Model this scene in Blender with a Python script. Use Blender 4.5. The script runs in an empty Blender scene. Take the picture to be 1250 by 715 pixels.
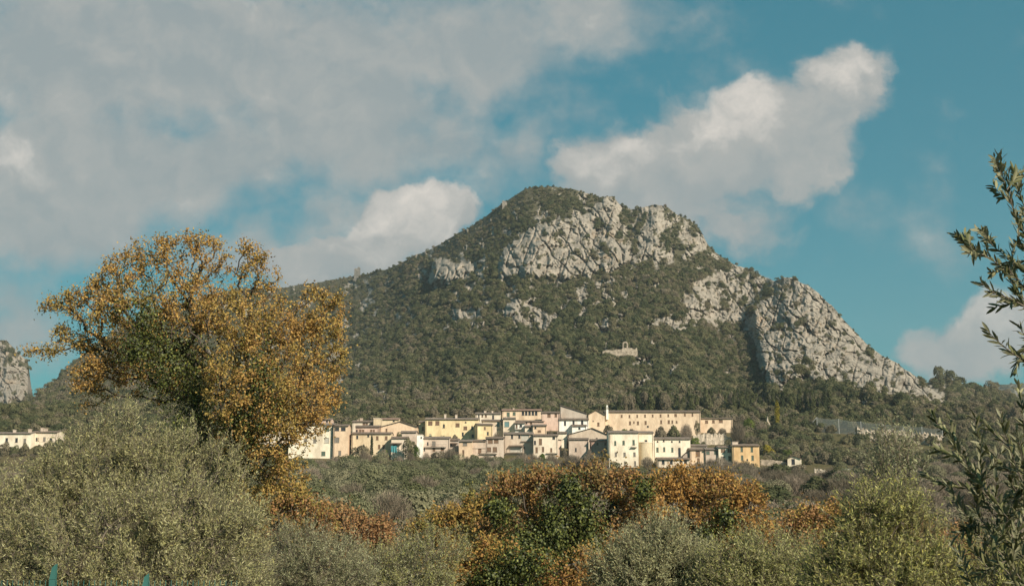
import bpy, math, random
import numpy as np
R = math.radians
rng = np.random.default_rng(7)
random.seed(7)
C = bpy.context.scene.collection
SC = bpy.context.scene

# ---------------------------------------------------------------- survey of the view
# bearings / elevations are read as pixels of the 1250x715 photograph; metres, eye at the origin
F = 1500.0
TH = R(10.0)
CT, ST = math.cos(TH), math.sin(TH)

def at(px, py, Y):
    """world point seen at a bearing/elevation, at horizontal distance Y"""
    xc = (np.asarray(px, float) - 625.0) / F
    yc = (357.5 - np.asarray(py, float)) / F
    k = np.asarray(Y, float) / (CT - yc * ST)
    return np.stack(np.broadcast_arrays(xc * k, np.asarray(Y, float), (ST + yc * CT) * k), -1)

def P(px, py, Y):
    return tuple(float(v) for v in at(px, py, Y))

def to_px(X, Y, Z):
    w = Y * CT + Z * ST
    return 625 + F * X / w, 357.5 - F * (-Y * ST + Z * CT) / w

# ---------------------------------------------------------------- noise
def _h(i, j, k, s):
    n = (i * 374761393 + j * 668265263 + k * 2147483647 + s * 1442695041) & 0xffffffff
    n = ((n ^ (n >> 13)) * 1274126177) & 0xffffffff
    n = ((n ^ (n >> 16)) * 2246822519) & 0xffffffff
    return ((n ^ (n >> 15)) & 0xffff) / 65535.0

def vn(x, y, z=0.0, s=0):
    x, y, z = np.broadcast_arrays(np.asarray(x, float), np.asarray(y, float), np.asarray(z, float))
    i = np.floor(x).astype(np.int64); j = np.floor(y).astype(np.int64); k = np.floor(z).astype(np.int64)
    fx, fy, fz = x - i, y - j, z - k
    fx = fx * fx * (3 - 2 * fx); fy = fy * fy * (3 - 2 * fy); fz = fz * fz * (3 - 2 * fz)
    r = 0
    for a in (0, 1):
        for b in (0, 1):
            for c in (0, 1):
                w = (fx if a else 1 - fx) * (fy if b else 1 - fy) * (fz if c else 1 - fz)
                r = r + w * _h(i + a, j + b, k + c, s)
    return r * 2 - 1

def fbm(x, y, z=0.0, o=4, s=0, g=0.5):
    r = 0; a = 1.0; t = 0
    for q in range(o):
        r = r + a * vn(x, y, z, s + q * 17); t += a
        a *= g; x = np.asarray(x) * 2.03; y = np.asarray(y) * 2.03; z = np.asarray(z) * 2.03
    return r / t

def ridged(x, y, z=0.0, o=4, s=0):
    r = 0; a = 1.0; t = 0
    for q in range(o):
        r = r + a * (1 - np.abs(vn(x, y, z, s + q * 31)) * 2); t += a
        a *= 0.5; x = np.asarray(x) * 2.07; y = np.asarray(y) * 2.07; z = np.asarray(z) * 2.07
    return r / t

def sstep(a, b, x):
    t = np.clip((np.asarray(x, float) - a) / (b - a), 0, 1)
    return t * t * (3 - 2 * t)

# ---------------------------------------------------------------- mesh helpers
def mesh_np(name, V, Fc, n=4, cols=None, attrs=None, smooth=False):
    """V (N,3); Fc (M,n) faces of n corners"""
    V = np.ascontiguousarray(V, np.float32); Fc = np.ascontiguousarray(Fc, np.int32)
    me = bpy.data.meshes.new(name)
    me.vertices.add(len(V)); me.vertices.foreach_set('co', V.ravel())
    me.loops.add(Fc.size); me.loops.foreach_set('vertex_index', Fc.ravel())
    me.polygons.add(len(Fc))
    me.polygons.foreach_set('loop_start', np.arange(0, Fc.size, n, dtype=np.int32))
    me.polygons.foreach_set('loop_total', np.full(len(Fc), n, np.int32))
    if smooth:
        me.polygons.foreach_set('use_smooth', np.ones(len(Fc), bool))
    me.update(calc_edges=True)
    if cols is not None:
        a = me.attributes.new('col', 'FLOAT_COLOR', 'POINT')
        c = np.ones((len(V), 4), np.float32); c[:, :3] = cols
        a.data.foreach_set('color', c.ravel())
    for k, v in (attrs or {}).items():
        a = me.attributes.new(k, 'FLOAT', 'POINT')
        a.data.foreach_set('value', np.ascontiguousarray(v, np.float32))
    return me

def link(name, me, mat=None, parent=None, loc=None):
    o = bpy.data.objects.new(name, me)
    C.objects.link(o)
    if mat is not None and me is not None and len(me.materials) == 0:
        me.materials.append(mat)
    if parent is not None:
        o.parent = parent
    if loc is not None:
        o.location = loc
    return o

def tag(o, label=None, cat=None, group=None, kind=None):
    if label: o['label'] = label
    if cat: o['category'] = cat
    if group: o['group'] = group
    if kind: o['kind'] = kind
    return o

def empty(name, loc, rz=0.0):
    o = bpy.data.objects.new(name, None); C.objects.link(o)
    o.location = loc; o.rotation_euler = (0, 0, rz); o.empty_display_size = 0.5
    return o

def copy_tree(root, loc, rz=0.0, sc=1.0):
    r = root.copy(); C.objects.link(r)
    r.location = loc; r.rotation_euler = (0, 0, rz)
    r.scale = (sc, sc, sc) if not hasattr(sc, '__len__') else sc
    for ch in list(root.children):
        c = ch.copy(); C.objects.link(c); c.parent = r
        for g in list(ch.children):
            d = g.copy(); C.objects.link(d); d.parent = c
    return r

class MB:
    """collects polygons of any size for one mesh"""
    def __init__(s): s.v = []; s.f = []
    def poly(s, pts):
        b = len(s.v); s.v += [tuple(p) for p in pts]; s.f.append(tuple(range(b, b + len(pts))))
    def box(s, x0, x1, y0, y1, z0, z1):
        b = len(s.v)
        s.v += [(x0, y0, z0), (x1, y0, z0), (x1, y1, z0), (x0, y1, z0), (x0, y0, z1), (x1, y0, z1), (x1, y1, z1), (x0, y1, z1)]
        for q in ((0, 3, 2, 1), (4, 5, 6, 7), (0, 1, 5, 4), (1, 2, 6, 5), (2, 3, 7, 6), (3, 0, 4, 7)):
            s.f.append(tuple(b + i for i in q))
    def hexa(s, lo, hi):
        b = len(s.v); s.v += [tuple(p) for p in lo] + [tuple(p) for p in hi]; n = len(lo)
        s.f.append(tuple(b + i for i in reversed(range(n)))); s.f.append(tuple(b + n + i for i in range(n)))
        for i in range(n):
            j = (i + 1) % n; s.f.append((b + i, b + j, b + n + j, b + n + i))
    def tube(s, p, q, r0, r1, n=8):
        p = np.array(p, float); q = np.array(q, float); d = q - p; d /= np.linalg.norm(d)
        u = np.cross(d, (0, 0, 1) if abs(d[2]) < .9 else (1, 0, 0)); u /= np.linalg.norm(u); w = np.cross(d, u)
        an = [2 * math.pi * i / n for i in range(n)]
        s.hexa([p + r0 * (math.cos(a) * u + math.sin(a) * w) for a in an], [q + r1 * (math.cos(a) * u + math.sin(a) * w) for a in an])
    def build(s, name, mat, parent=None, loc=None):
        me = bpy.data.meshes.new(name); me.from_pydata(s.v, [], s.f); me.update()
        return link(name, me, mat, parent, loc)

# ---------------------------------------------------------------- materials
MATS = {}
def nmat(name):
    m = bpy.data.materials.new(name); m.use_nodes = True
    nt = m.node_tree; nt.nodes.clear()
    return m, nt, nt.nodes.new, nt.links.new

def out(nt, sh):
    o = nt.nodes.new('ShaderNodeOutputMaterial'); nt.links.new(sh, o.inputs[0])

def math_n(nt, op, a, b=None):
    n = nt.nodes.new('ShaderNodeMath'); n.operation = op
    for i, v in enumerate((a, b)):
        if v is None: continue
        if isinstance(v, (int, float)): n.inputs[i].default_value = v
        else: nt.links.new(v, n.inputs[i])
    return n.outputs[0]

def mixc(nt, f, a, b, bt='MIX'):
    n = nt.nodes.new('ShaderNodeMix'); n.data_type = 'RGBA'; n.blend_type = bt
    for i, v in ((0, f), (6, a), (7, b)):
        if isinstance(v, (int, float)): n.inputs[i].default_value = v
        elif isinstance(v, tuple): n.inputs[i].default_value = v if len(v) == 4 else (*v, 1)
        else: nt.links.new(v, n.inputs[i])
    return n.outputs[2]

def ramp(nt, f, stops):
    n = nt.nodes.new('ShaderNodeValToRGB'); nt.links.new(f, n.inputs[0])
    e = n.color_ramp.elements
    while len(e) < len(stops): e.new(0.5)
    for q, (p, c) in zip(e, stops):
        q.position = p; q.color = (*c, 1) if not isinstance(c, (int, float)) else (c, c, c, 1)
    return n.outputs[0]

def noise(nt, vec, scale, detail=4, rough=.55):
    n = nt.nodes.new('ShaderNodeTexNoise'); n.inputs['Scale'].default_value = scale
    n.inputs['Detail'].default_value = detail; n.inputs['Roughness'].default_value = rough
    if vec is not None: nt.links.new(vec, n.inputs['Vector'])
    return n.outputs['Fac']

def leaf_mat(name, trans=0.3, under=None, gloss=0.0):
    """leaf colour comes from the per-leaf 'col' attribute; 'under' = colour of a leaf's pale underside"""
    m, nt, N, L = nmat(name)
    a = N('ShaderNodeAttribute'); a.attribute_name = 'col'
    col = a.outputs['Color']
    if under is not None:
        g = N('ShaderNodeNewGeometry')
        col = mixc(nt, math_n(nt, 'MULTIPLY', g.outputs['Backfacing'], 0.75), col, under)
    d = N('ShaderNodeBsdfPrincipled'); L(col, d.inputs['Base Color'])
    d.inputs['Roughness'].default_value = 0.55 if gloss else 0.8
    d.inputs['Specular IOR Level'].default_value = gloss
    t = N('ShaderNodeBsdfTranslucent'); L(col, t.inputs['Color'])
    x = N('ShaderNodeMixShader'); x.inputs[0].default_value = trans
    L(d.outputs[0], x.inputs[1]); L(t.outputs[0], x.inputs[2])
    out(nt, x.outputs[0]); return m

def far_leaf_mat(name, stops, scale=0.012, trans=0.2):
    """foliage of far trees: colour differs from tree to tree and drifts over the hillside"""
    m, nt, N, L = nmat(name)
    oi = N('ShaderNodeObjectInfo')
    f = math_n(nt, 'ADD', math_n(nt, 'MULTIPLY', noise(nt, oi.outputs['Location'], scale, 3), .8), math_n(nt, 'MULTIPLY', noise(nt, oi.outputs['Location'], scale * .3, 2), .7))
    # foliage colour runs lighter low on the slope, darker higher up
    sz = N('ShaderNodeSeparateXYZ'); L(oi.outputs['Location'], sz.inputs[0]); mr = N('ShaderNodeMapRange'); L(sz.outputs[2], mr.inputs[0])
    mr.inputs[1].default_value = 40; mr.inputs[2].default_value = 190; mr.inputs[3].default_value = .09; mr.inputs[4].default_value = -.03
    f = math_n(nt, 'ADD', math_n(nt, 'SUBTRACT', f, .26), mr.outputs[0])
    f = math_n(nt, 'ADD', f, math_n(nt, 'MULTIPLY', math_n(nt, 'SUBTRACT', oi.outputs['Random'], .5), .62))
    col = ramp(nt, f, stops)
    a = N('ShaderNodeAttribute'); a.attribute_name = 'col'
    col = mixc(nt, 1.0, col, a.outputs['Color'], 'MULTIPLY')
    d = N('ShaderNodeBsdfDiffuse'); L(col, d.inputs[0])
    t = N('ShaderNodeBsdfTranslucent'); L(col, t.inputs[0])
    x = N('ShaderNodeMixShader'); x.inputs[0].default_value = trans
    L(d.outputs[0], x.inputs[1]); L(t.outputs[0], x.inputs[2])
    out(nt, x.outputs[0]); return m

def bark_mat(name, c0, c1, sc=6):
    m, nt, N, L = nmat(name)
    tc = N('ShaderNodeTexCoord'); mp = N('ShaderNodeMapping'); mp.inputs['Scale'].default_value = (1, 1, .25)
    L(tc.outputs['Object'], mp.inputs[0])
    f = noise(nt, mp.outputs[0], sc, 6, .65)
    col = ramp(nt, f, [(.3, c0), (.7, c1)])
    d = N('ShaderNodeBsdfPrincipled'); L(col, d.inputs['Base Color']); d.inputs['Roughness'].default_value = .9
    b = N('ShaderNodeBump'); b.inputs['Strength'].default_value = .6; b.inputs['Distance'].default_value = .03
    L(f, b.inputs['Height']); L(b.outputs[0], d.inputs['Normal'])
    out(nt, d.outputs[0]); return m

def plaster(c, stain=.55):
    key = ('pl', c, stain)
    if key in MATS: return MATS[key]
    m, nt, N, L = nmat('plaster')
    tc = N('ShaderNodeTexCoord'); mp = N('ShaderNodeMapping'); mp.inputs['Scale'].default_value = (1, 1, .5)
    oi = N('ShaderNodeObjectInfo'); ad = N('ShaderNodeVectorMath'); ad.operation = 'ADD'
    L(tc.outputs['Object'], ad.inputs[0]); L(oi.outputs['Location'], ad.inputs[1]); L(ad.outputs[0], mp.inputs[0])
    f1 = noise(nt, mp.outputs[0], .28, 6, .65); f2 = noise(nt, mp.outputs[0], 1.6, 4, .6)
    dk = tuple(v * q for v, q in zip(c, (.66, .60, .56))); lt = tuple(min(.85, v * 1.08) for v in c)
    col = mixc(nt, math_n(nt, 'MULTIPLY', ramp(nt, f1, [(.44, 0.0), (.66, 1.0)]), stain * 1.5), lt, dk)
    col = mixc(nt, math_n(nt, 'MULTIPLY', ramp(nt, f2, [(.42, 0.0), (.72, 1.0)]), stain), col, tuple(v * .74 for v in c))
    d = N('ShaderNodeBsdfPrincipled'); L(col, d.inputs['Base Color']); d.inputs['Roughness'].default_value = .92
    d.inputs['Specular IOR Level'].default_value = .2
    b = N('ShaderNodeBump'); b.inputs['Strength'].default_value = .4; b.inputs['Distance'].default_value = .06
    L(f2, b.inputs['Height']); L(b.outputs[0], d.inputs['Normal'])
    out(nt, d.outputs[0]); MATS[key] = m; return m

def stone_mat(name, c0, c1, sc=1.4):
    m, nt, N, L = nmat(name)
    tc = N('ShaderNodeTexCoord')
    v = N('ShaderNodeTexVoronoi'); v.inputs['Scale'].default_value = sc; L(tc.outputs['Object'], v.inputs['Vector'])
    f = noise(nt, tc.outputs['Object'], sc * .8, 5, .6)
    r = N('ShaderNodeSeparateColor'); L(v.outputs['Color'], r.inputs[0])
    col = ramp(nt, math_n(nt, 'ADD', math_n(nt, 'MULTIPLY', r.outputs[0], .5), math_n(nt, 'MULTIPLY', f, .5)), [(.25, c0), (.75, c1)])
    d = N('ShaderNodeBsdfPrincipled'); L(col, d.inputs['Base Color']); d.inputs['Roughness'].default_value = .95
    b = N('ShaderNodeBump'); b.inputs['Strength'].default_value = .7; b.inputs['Distance'].default_value = .15
    L(v.outputs['Distance'], b.inputs['Height']); L(b.outputs[0], d.inputs['Normal'])
    out(nt, d.outputs[0]); return m

def tile_mat(name, c0, c1):
    m, nt, N, L = nmat(name)
    tc = N('ShaderNodeTexCoord')
    w = N('ShaderNodeTexWave'); w.inputs['Scale'].default_value = 1.4; w.inputs['Distortion'].default_value = .6
    L(tc.outputs['Object'], w.inputs['Vector'])
    v = N('ShaderNodeTexVoronoi'); v.inputs['Scale'].default_value = 2.2; L(tc.outputs['Object'], v.inputs['Vector'])
    s = N('ShaderNodeSeparateColor'); L(v.outputs['Color'], s.inputs[0])
    f = noise(nt, tc.outputs['Object'], .5, 5, .65)
    col = ramp(nt, math_n(nt, 'ADD', math_n(nt, 'MULTIPLY', s.outputs[0], .45), math_n(nt, 'MULTIPLY', f, .55)), [(.25, c0), (.75, c1)])
    d = N('ShaderNodeBsdfPrincipled'); L(col, d.inputs['Base Color']); d.inputs['Roughness'].default_value = .9
    b = N('ShaderNodeBump'); b.inputs['Strength'].default_value = .8; b.inputs['Distance'].default_value = .08
    L(w.outputs['Fac'], b.inputs['Height']); L(b.outputs[0], d.inputs['Normal'])
    out(nt, d.outputs[0]); return m

def plain(name, c, rough=.6, spec=.3, metal=0):
    if name in MATS: return MATS[name]
    m, nt, N, L = nmat(name)
    tc = N('ShaderNodeTexCoord'); f = noise(nt, tc.outputs['Object'], 2.5, 4)
    col = ramp(nt, f, [(.3, tuple(v * .8 for v in c)), (.7, tuple(min(.9, v * 1.12) for v in c))])
    d = N('ShaderNodeBsdfPrincipled'); L(col, d.inputs['Base Color']); d.inputs['Roughness'].default_value = rough
    d.inputs['Specular IOR Level'].default_value = spec; d.inputs['Metallic'].default_value = metal
    out(nt, d.outputs[0]); MATS[name] = m; return m

# ---------------------------------------------------------------- render settings, camera, sun, sky
SC.view_settings.view_transform = 'Standard'; SC.view_settings.look = 'None'
SC.view_settings.gamma = 1; SC.view_settings.use_curve_mapping = False
SC.view_settings.exposure = EXPOSURE = 0.6
cd = bpy.data.cameras.new('camera'); cam = bpy.data.objects.new('camera', cd); C.objects.link(cam)
cd.sensor_width = 36; cd.lens = 36 * F / 1250; cd.clip_end = 20000; cd.clip_start = .1
cam.location = (0, 0, 0); cam.rotation_euler = (R(90) + TH, 0, 0); SC.camera = cam

SUN_EL, SUN_AZ = R(31), R(42)          # the sun stands behind the camera, to its right
sd = np.array([math.sin(SUN_AZ) * math.cos(SUN_EL), -math.cos(SUN_AZ) * math.cos(SUN_EL), math.sin(SUN_EL)])
sl = bpy.data.lights.new('sun', 'SUN'); sun = bpy.data.objects.new('sun', sl); C.objects.link(sun)
sl.energy = 5.0; sl.angle = R(.53); sl.color = (1, .885, .73)
from mathutils import Vector
sun.rotation_euler = Vector(sd).to_track_quat('Z', 'Y').to_euler(); sun.location = (60, -80, 60)

def build_world():
    w = bpy.data.worlds.new('World'); SC.world = w; w.use_nodes = True
    nt = w.node_tree; nt.nodes.clear(); N, L = nt.nodes.new, nt.links.new
    sky = N('ShaderNodeTexSky'); sky.sky_type = 'NISHITA'; sky.sun_disc = False
    sky.sun_elevation = SUN_EL; sky.sun_rotation = math.atan2(sd[0], sd[1])
    sky.air_density = 1.0; sky.dust_density = .6; sky.ozone_density = 1.0
    # the photograph's sky leans to teal
    skyc = mixc(nt, .55, mixc(nt, 1.0, sky.outputs[0], SKY_TINT, 'MULTIPLY'), SKY_TEAL)
    tc = N('ShaderNodeTexCoord'); d = tc.outputs['Generated']
    sp = N('ShaderNodeSeparateXYZ'); L(d, sp.inputs[0])
    yy = math_n(nt, 'MAXIMUM', sp.outputs[1], .12)
    cx = N('ShaderNodeCombineXYZ')
    L(math_n(nt, 'DIVIDE', sp.outputs[0], yy), cx.inputs[0]); L(math_n(nt, 'DIVIDE', sp.outputs[2], yy), cx.inputs[1])
    uv = cx.outputs[0]
    nn = N('ShaderNodeTexNoise'); nn.inputs['Scale'].default_value = 9; nn.inputs['Detail'].default_value = 8; nn.inputs['Roughness'].default_value = .58
    L(uv, nn.inputs['Vector'])
    v1 = N('ShaderNodeVectorMath'); v1.operation = 'SUBTRACT'; L(nn.outputs['Color'], v1.inputs[0]); v1.inputs[1].default_value = (.5, .5, .5)
    v2 = N('ShaderNodeVectorMath'); v2.operation = 'SCALE'; L(v1.outputs[0], v2.inputs[0]); v2.inputs[3].default_value = .11
    v3 = N('ShaderNodeVectorMath'); v3.operation = 'ADD'; L(uv, v3.inputs[0]); L(v2.outputs[0], v3.inputs[1])
    wv = v3.outputs[0]
    def field(blobs, vec):
        acc = None
        for (x, y, rx, ry, rot, k) in blobs:
            p = at(x, y, 1.0)
            mp = N('ShaderNodeMapping'); mp.vector_type = 'TEXTURE'
            mp.inputs['Location'].default_value = (p[0], p[2], 0); mp.inputs['Rotation'].default_value = (0, 0, R(rot))
            mp.inputs['Scale'].default_value = (rx / F, ry / F, 1); L(vec, mp.inputs[0])
            ln = N('ShaderNodeVectorMath'); ln.operation = 'LENGTH'; L(mp.outputs[0], ln.inputs[0])
            s = N('ShaderNodeMapRange'); s.interpolation_type = 'SMOOTHSTEP'
            s.inputs[1].default_value = 1.0; s.inputs[2].default_value = 0.0; s.inputs[3].default_value = 0; s.inputs[4].default_value = k
            L(ln.outputs['Value'], s.inputs[0])
            acc = s.outputs[0] if acc is None else math_n(nt, 'MAXIMUM', acc, s.outputs[0])
        return acc
    sh = N('ShaderNodeVectorMath'); sh.operation = 'ADD'; L(wv, sh.inputs[0]); sh.inputs[1].default_value = (.010, .016, 0)
    fine = noise(nt, wv, 15, 9, .58); fine2 = noise(nt, sh.outputs[0], 15, 9, .58); broad = noise(nt, uv, 6.5, 8, .6)
    front = math_n(nt, 'MULTIPLY', math_n(nt, 'SUBTRACT', sp.outputs[1], .1), 4.0)
    front_n = N('ShaderNodeClamp'); L(front, front_n.inputs[0]); front = front_n.outputs[0]
    veil = field(VEIL, wv); cum = field(CUMULUS, wv); lit = field(BRIGHT, wv)
    def cover(f, nz, lo, hi, kn):
        q = math_n(nt, 'ADD', f, math_n(nt, 'MULTIPLY', math_n(nt, 'SUBTRACT', nz, .5), kn))
        s = N('ShaderNodeMapRange'); s.interpolation_type = 'SMOOTHSTEP'
        s.inputs[1].default_value = lo; s.inputs[2].default_value = hi; L(q, s.inputs[0]); return s.outputs[0]
    dv = math_n(nt, 'MULTIPLY', cover(veil, broad, .06, .74, 2.3), .92)
    dc = math_n(nt, 'MULTIPLY', cover(cum, fine, .14, .60, 1.2), .97)
    den = math_n(nt, 'MULTIPLY', math_n(nt, 'MAXIMUM', dv, dc), front)
    # broken cloud over the rest of the sky, behind the viewer
    bk = math_n(nt, 'MULTIPLY', cover(noise(nt, d, 2.2, 7, .6), broad, .5, .8, .3), math_n(nt, 'SUBTRACT', 1.0, front))
    den = math_n(nt, 'MAXIMUM', den, math_n(nt, 'MULTIPLY', bk, .7))
    g = math_n(nt, 'ADD', math_n(nt, 'ADD', math_n(nt, 'MULTIPLY', math_n(nt, 'SUBTRACT', fine, fine2), 1.3), .24), math_n(nt, 'MULTIPLY', lit, .50))
    g2 = math_n(nt, 'ADD', g, math_n(nt, 'MULTIPLY', math_n(nt, 'SUBTRACT', broad, .5), .4))
    cc = ramp(nt, g2, CLOUD_RAMP)
    mul = N('ShaderNodeVectorMath'); mul.operation = 'SCALE'; L(cc, mul.inputs[0]); mul.inputs[3].default_value = CLOUD_GAIN
    fin = mixc(nt, den, skyc, mul.outputs[0])
    bg = N('ShaderNodeBackground'); L(fin, bg.inputs[0]); bg.inputs[1].default_value = SKY_STRENGTH
    o = N('ShaderNodeOutputWorld'); L(bg.outputs[0], o.inputs[0])

SKY_STRENGTH = .10
SKY_TINT = (.22, .64, .58, 1)
SKY_TEAL = (.02, 1.24, 1.70, 1)
CLOUD_GAIN = 3.75
CLOUD_RAMP = [(.12, (.60, .66, .67)), (.42, (.78, .78, .75)), (.85, (1.42, 1.29, 1.16))]
VEIL = [(150, 60, 380, 230, -12, 1.1), (420, 110, 340, 230, -25, 1.0), (60, 230, 230, 190, 0, 1.0), (560, 60, 300, 150, 10, .85),
        (730, 40, 240, 130, 15, .6), (400, 270, 240, 110, 20, .8), (30, 380, 150, 130, 0, .8), (650, 150, 180, 120, 40, .5), (260, 180, 300, 150, 0, .85), (330, 300, 160, 90, 0, .7)]
CUMULUS = [(415, 315, 170, 78, 12, 1.0), (490, 270, 110, 84, 15, 1.15), (535, 275, 68, 68, 0, 1.05), (350, 320, 130, 62, 0, .8),
           (745, 200, 125, 95, 15, 1.1), (840, 185, 165, 122, 22, 1.15), (930, 158, 150, 112, 30, 1.1), (1005, 112, 122, 112, 35, 1.1), (1032, 78, 88, 80, 0, 1.05), (820, 245, 210, 82, 5, .8), (985, 190, 100, 90, 30, .9), (885, 265, 140, 72, 0, .7),
           (1190, 440, 120, 66, 10, .95), (1245, 408, 84, 76, 0, 1.05), (1130, 440, 76, 58, 0, .65), (930, 326, 50, 26, -20, .8)]
BRIGHT = [(520, 258, 100, 75, 0, 1.0), (465, 270, 110, 75, 0, .8), (410, 300, 120, 60, 0, .55), (750, 185, 140, 70, 20, .6), (900, 140, 160, 80, 25, .7), (1020, 85, 90, 80, 30, .75), (1230, 395, 90, 50, 0, .7), (10, 190, 70, 70, 0, .45)]
build_world()
# ---------------------------------------------------------------- terrain
def zg(X, Y):
    Y = np.asarray(Y, float); X = np.asarray(X, float)
    z = np.interp(Y, [-600, -20, 0, 15, 40, 80, 150, 300, 430, 460, 550, 620, 3000],
                  [-3, -1.8, -1.7, -2.0, -3.2, -3.6, -2.0, 5.0, 12.2, 15.5, 43, 47, 47])
    amp = np.interp(Y, [0, 60, 200, 500], [.05, .3, .8, 1.2])
    return z + amp * fbm(X / 40.0, Y / 40.0, 0, 3, 5)

ROCK_CELLS = {}
PX0, PY0, RW, RH = -60, 200, 1400, 360
def poly_sd(poly, gx, gy):
    p = np.array(poly, float); n = len(p); best = np.full(gx.shape, 1e9); ins = np.zeros(gx.shape, bool)
    for i in range(n):
        a, b = p[i], p[(i + 1) % n]; e = b - a
        t = np.clip(((gx - a[0]) * e[0] + (gy - a[1]) * e[1]) / (e @ e + 1e-9), 0, 1)
        best = np.minimum(best, np.hypot(gx - a[0] - t * e[0], gy - a[1] - t * e[1]))
        c = (a[1] > gy) != (b[1] > gy)
        xs = a[0] + (gy - a[1]) * e[0] / (e[1] if abs(e[1]) > 1e-9 else 1e-9)
        ins ^= c & (gx < xs)
    return np.where(ins, best, -best)

GX, GY = np.meshgrid(np.arange(PX0, PX0 + RW), np.arange(PY0, PY0 + RH))
def raster(polys):
    r = np.zeros(GX.shape); pr = np.zeros(GX.shape)
    for poly, dens, push in polys:
        p = np.array(poly); x0, y0 = (p.min(0) - 22).astype(int); x1, y1 = (p.max(0) + 22).astype(int)
        sy = slice(max(0, y0 - PY0), max(0, y1 - PY0)); sx = slice(max(0, x0 - PX0), max(0, x1 - PX0))
        sd_ = poly_sd(poly, GX[sy, sx], GY[sy, sx])
        r[sy, sx] = np.maximum(r[sy, sx], dens * sstep(-6, 7, sd_))
        pr[sy, sx] = np.maximum(pr[sy, sx], push * sstep(-3, 11, sd_))
    return r, pr

def look(img, px, py):
    x = np.clip(np.asarray(px) - PX0, 0, RW - 1.001); y = np.clip(np.asarray(py) - PY0, 0, RH - 1.001)
    i = x.astype(int); j = y.astype(int); fx = x - i; fy = y - j
    return (img[j, i] * (1 - fx) * (1 - fy) + img[j, i + 1] * fx * (1 - fy) + img[j + 1, i] * (1 - fx) * fy + img[j + 1, i + 1] * fx * fy)

ROCKS = [
 ([(560, 330), (610, 290), (690, 240), (760, 240), (860, 280), (900, 325), (900, 400), (820, 410), (640, 415), (540, 400)], .17, 2), ([(720, 425), (830, 425), (830, 480), (720, 478)], .15, 2), ([(770, 255), (815, 250), (850, 275), (866, 300), (840, 320), (790, 330), (765, 320)], .36, 3),  # outlines of bare limestone: polygon, how bare, how far the face stands out (m)
 ([(606, 340), (608, 312), (622, 296), (648, 279), (680, 266), (700, 256), (716, 262), (727, 246), (745, 237), (758, 248), (758, 276), (752, 290), (776, 300), (770, 322), (745, 332), (720, 337), (690, 342), (650, 341)], .80, 16),
 ([(610, 338), (612, 308), (640, 298), (690, 300), (700, 338), (650, 340)], .98, 8), ([(728, 250), (745, 238), (757, 248), (755, 278), (738, 290), (730, 275)], .98, 10),
 ([(783, 252), (805, 249), (816, 262), (812, 285), (802, 300), (792, 318), (768, 332), (758, 302), (776, 290), (786, 272)], .8, 9),
 ([(847, 281), (862, 282), (868, 301), (855, 306), (848, 298)], .95, 7), ([(822, 258), (846, 272), (842, 284), (824, 270)], .5, 3),
 ([(526, 346), (527, 317), (545, 315), (558, 321), (575, 317), (586, 325), (580, 336), (560, 340), (548, 346)], .97, 14),
 ([(606, 387), (610, 369), (635, 366), (660, 374), (677, 384), (687, 386), (673, 400), (666, 412), (650, 409), (645, 396), (625, 393)], .82, 8),
 ([(552, 392), (556, 376), (578, 376), (581, 385), (565, 394)], .8, 5),
 ([(688, 367), (700, 354), (720, 344), (722, 364), (702, 374)], .66, 4), ([(724, 372), (730, 358), (748, 354), (748, 368)], .6, 3),
 ([(718, 404), (725, 388), (750, 384), (767, 390), (760, 406), (735, 410)], .68, 5),
 ([(784, 400), (800, 385), (830, 379), (852, 385), (857, 402), (830, 407), (800, 407)], .70, 5),
 ([(832, 380), (846, 346), (870, 334), (900, 324), (930, 331), (944, 344), (927, 365), (914, 388), (895, 397), (870, 397), (850, 394)], .76, 7),
 ([(912, 402), (917, 375), (935, 365), (945, 345), (960, 335), (985, 344), (1002, 356), (1037, 393), (1062, 418), (1092, 437), (1117, 452), (1137, 467), (1157, 488), (1162, 503), (1140, 497), (1125, 490), (1105, 486), (1080, 484), (1060, 477), (1030, 470), (1000, 464), (965, 468), (940, 473), (927, 457), (921, 425), (914, 415)], .93, 6),
 ([(774, 437), (785, 431), (805, 439), (817, 451), (800, 457)], .6, 3), ([(752, 467), (770, 457), (800, 459), (814, 471), (770, 476)], .58, 3),
 ([(686, 240), (703, 232), (717, 236), (707, 246), (690, 247)], .6, 3), ([(640, 262), (700, 244), (712, 256), (660, 272)], .34, 1), ([(664, 420), (672, 408), (684, 412), (680, 422)], .42, 2),
 ([(615, 415), (622, 412), (624, 424), (614, 424)], .4, 1),
 ([(1000, 486), (1030, 478), (1060, 486), (1050, 500), (1010, 500)], .4, 2),
 ([(-60, 400), (6, 404), (20, 424), (36, 436), (38, 470), (28, 488), (4, 498), (-60, 520)], .66, 8),
]
ROCK_R, PUSH_R = raster(ROCKS)
_, SPUR_R = raster([([(913, 372), (915, 400), (922, 440), (930, 470), (938, 540), (1300, 540), (1300, 300), (985, 300), (945, 330), (930, 352)], 0, 58)])

SHOULDER = [(526, 346), (527, 317), (545, 315), (558, 321), (575, 317), (586, 325), (580, 336), (560, 340), (548, 346)]
SHOULDER_R, _ = raster([(SHOULDER, 1.0, 0)])
def tuft(px, py):  # where bushes root in the rock
    return fbm(px / 8.0, py / 6.0, 3.3, 4, 61)

def rockness(px, py):
    base = look(ROCK_R, px, py)
    n = 0.55 * fbm(px / 9.0, py / 12.0, 0, 4, 40) + .45 * fbm(px / 3.2, py / 3.8, 0, 3, 50)
    return sstep(.40, .54, base + n * 1.5 + .06)

def profile(pts):
    p = np.array(pts, float); return p[:, 0], p[:, 1]

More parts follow.
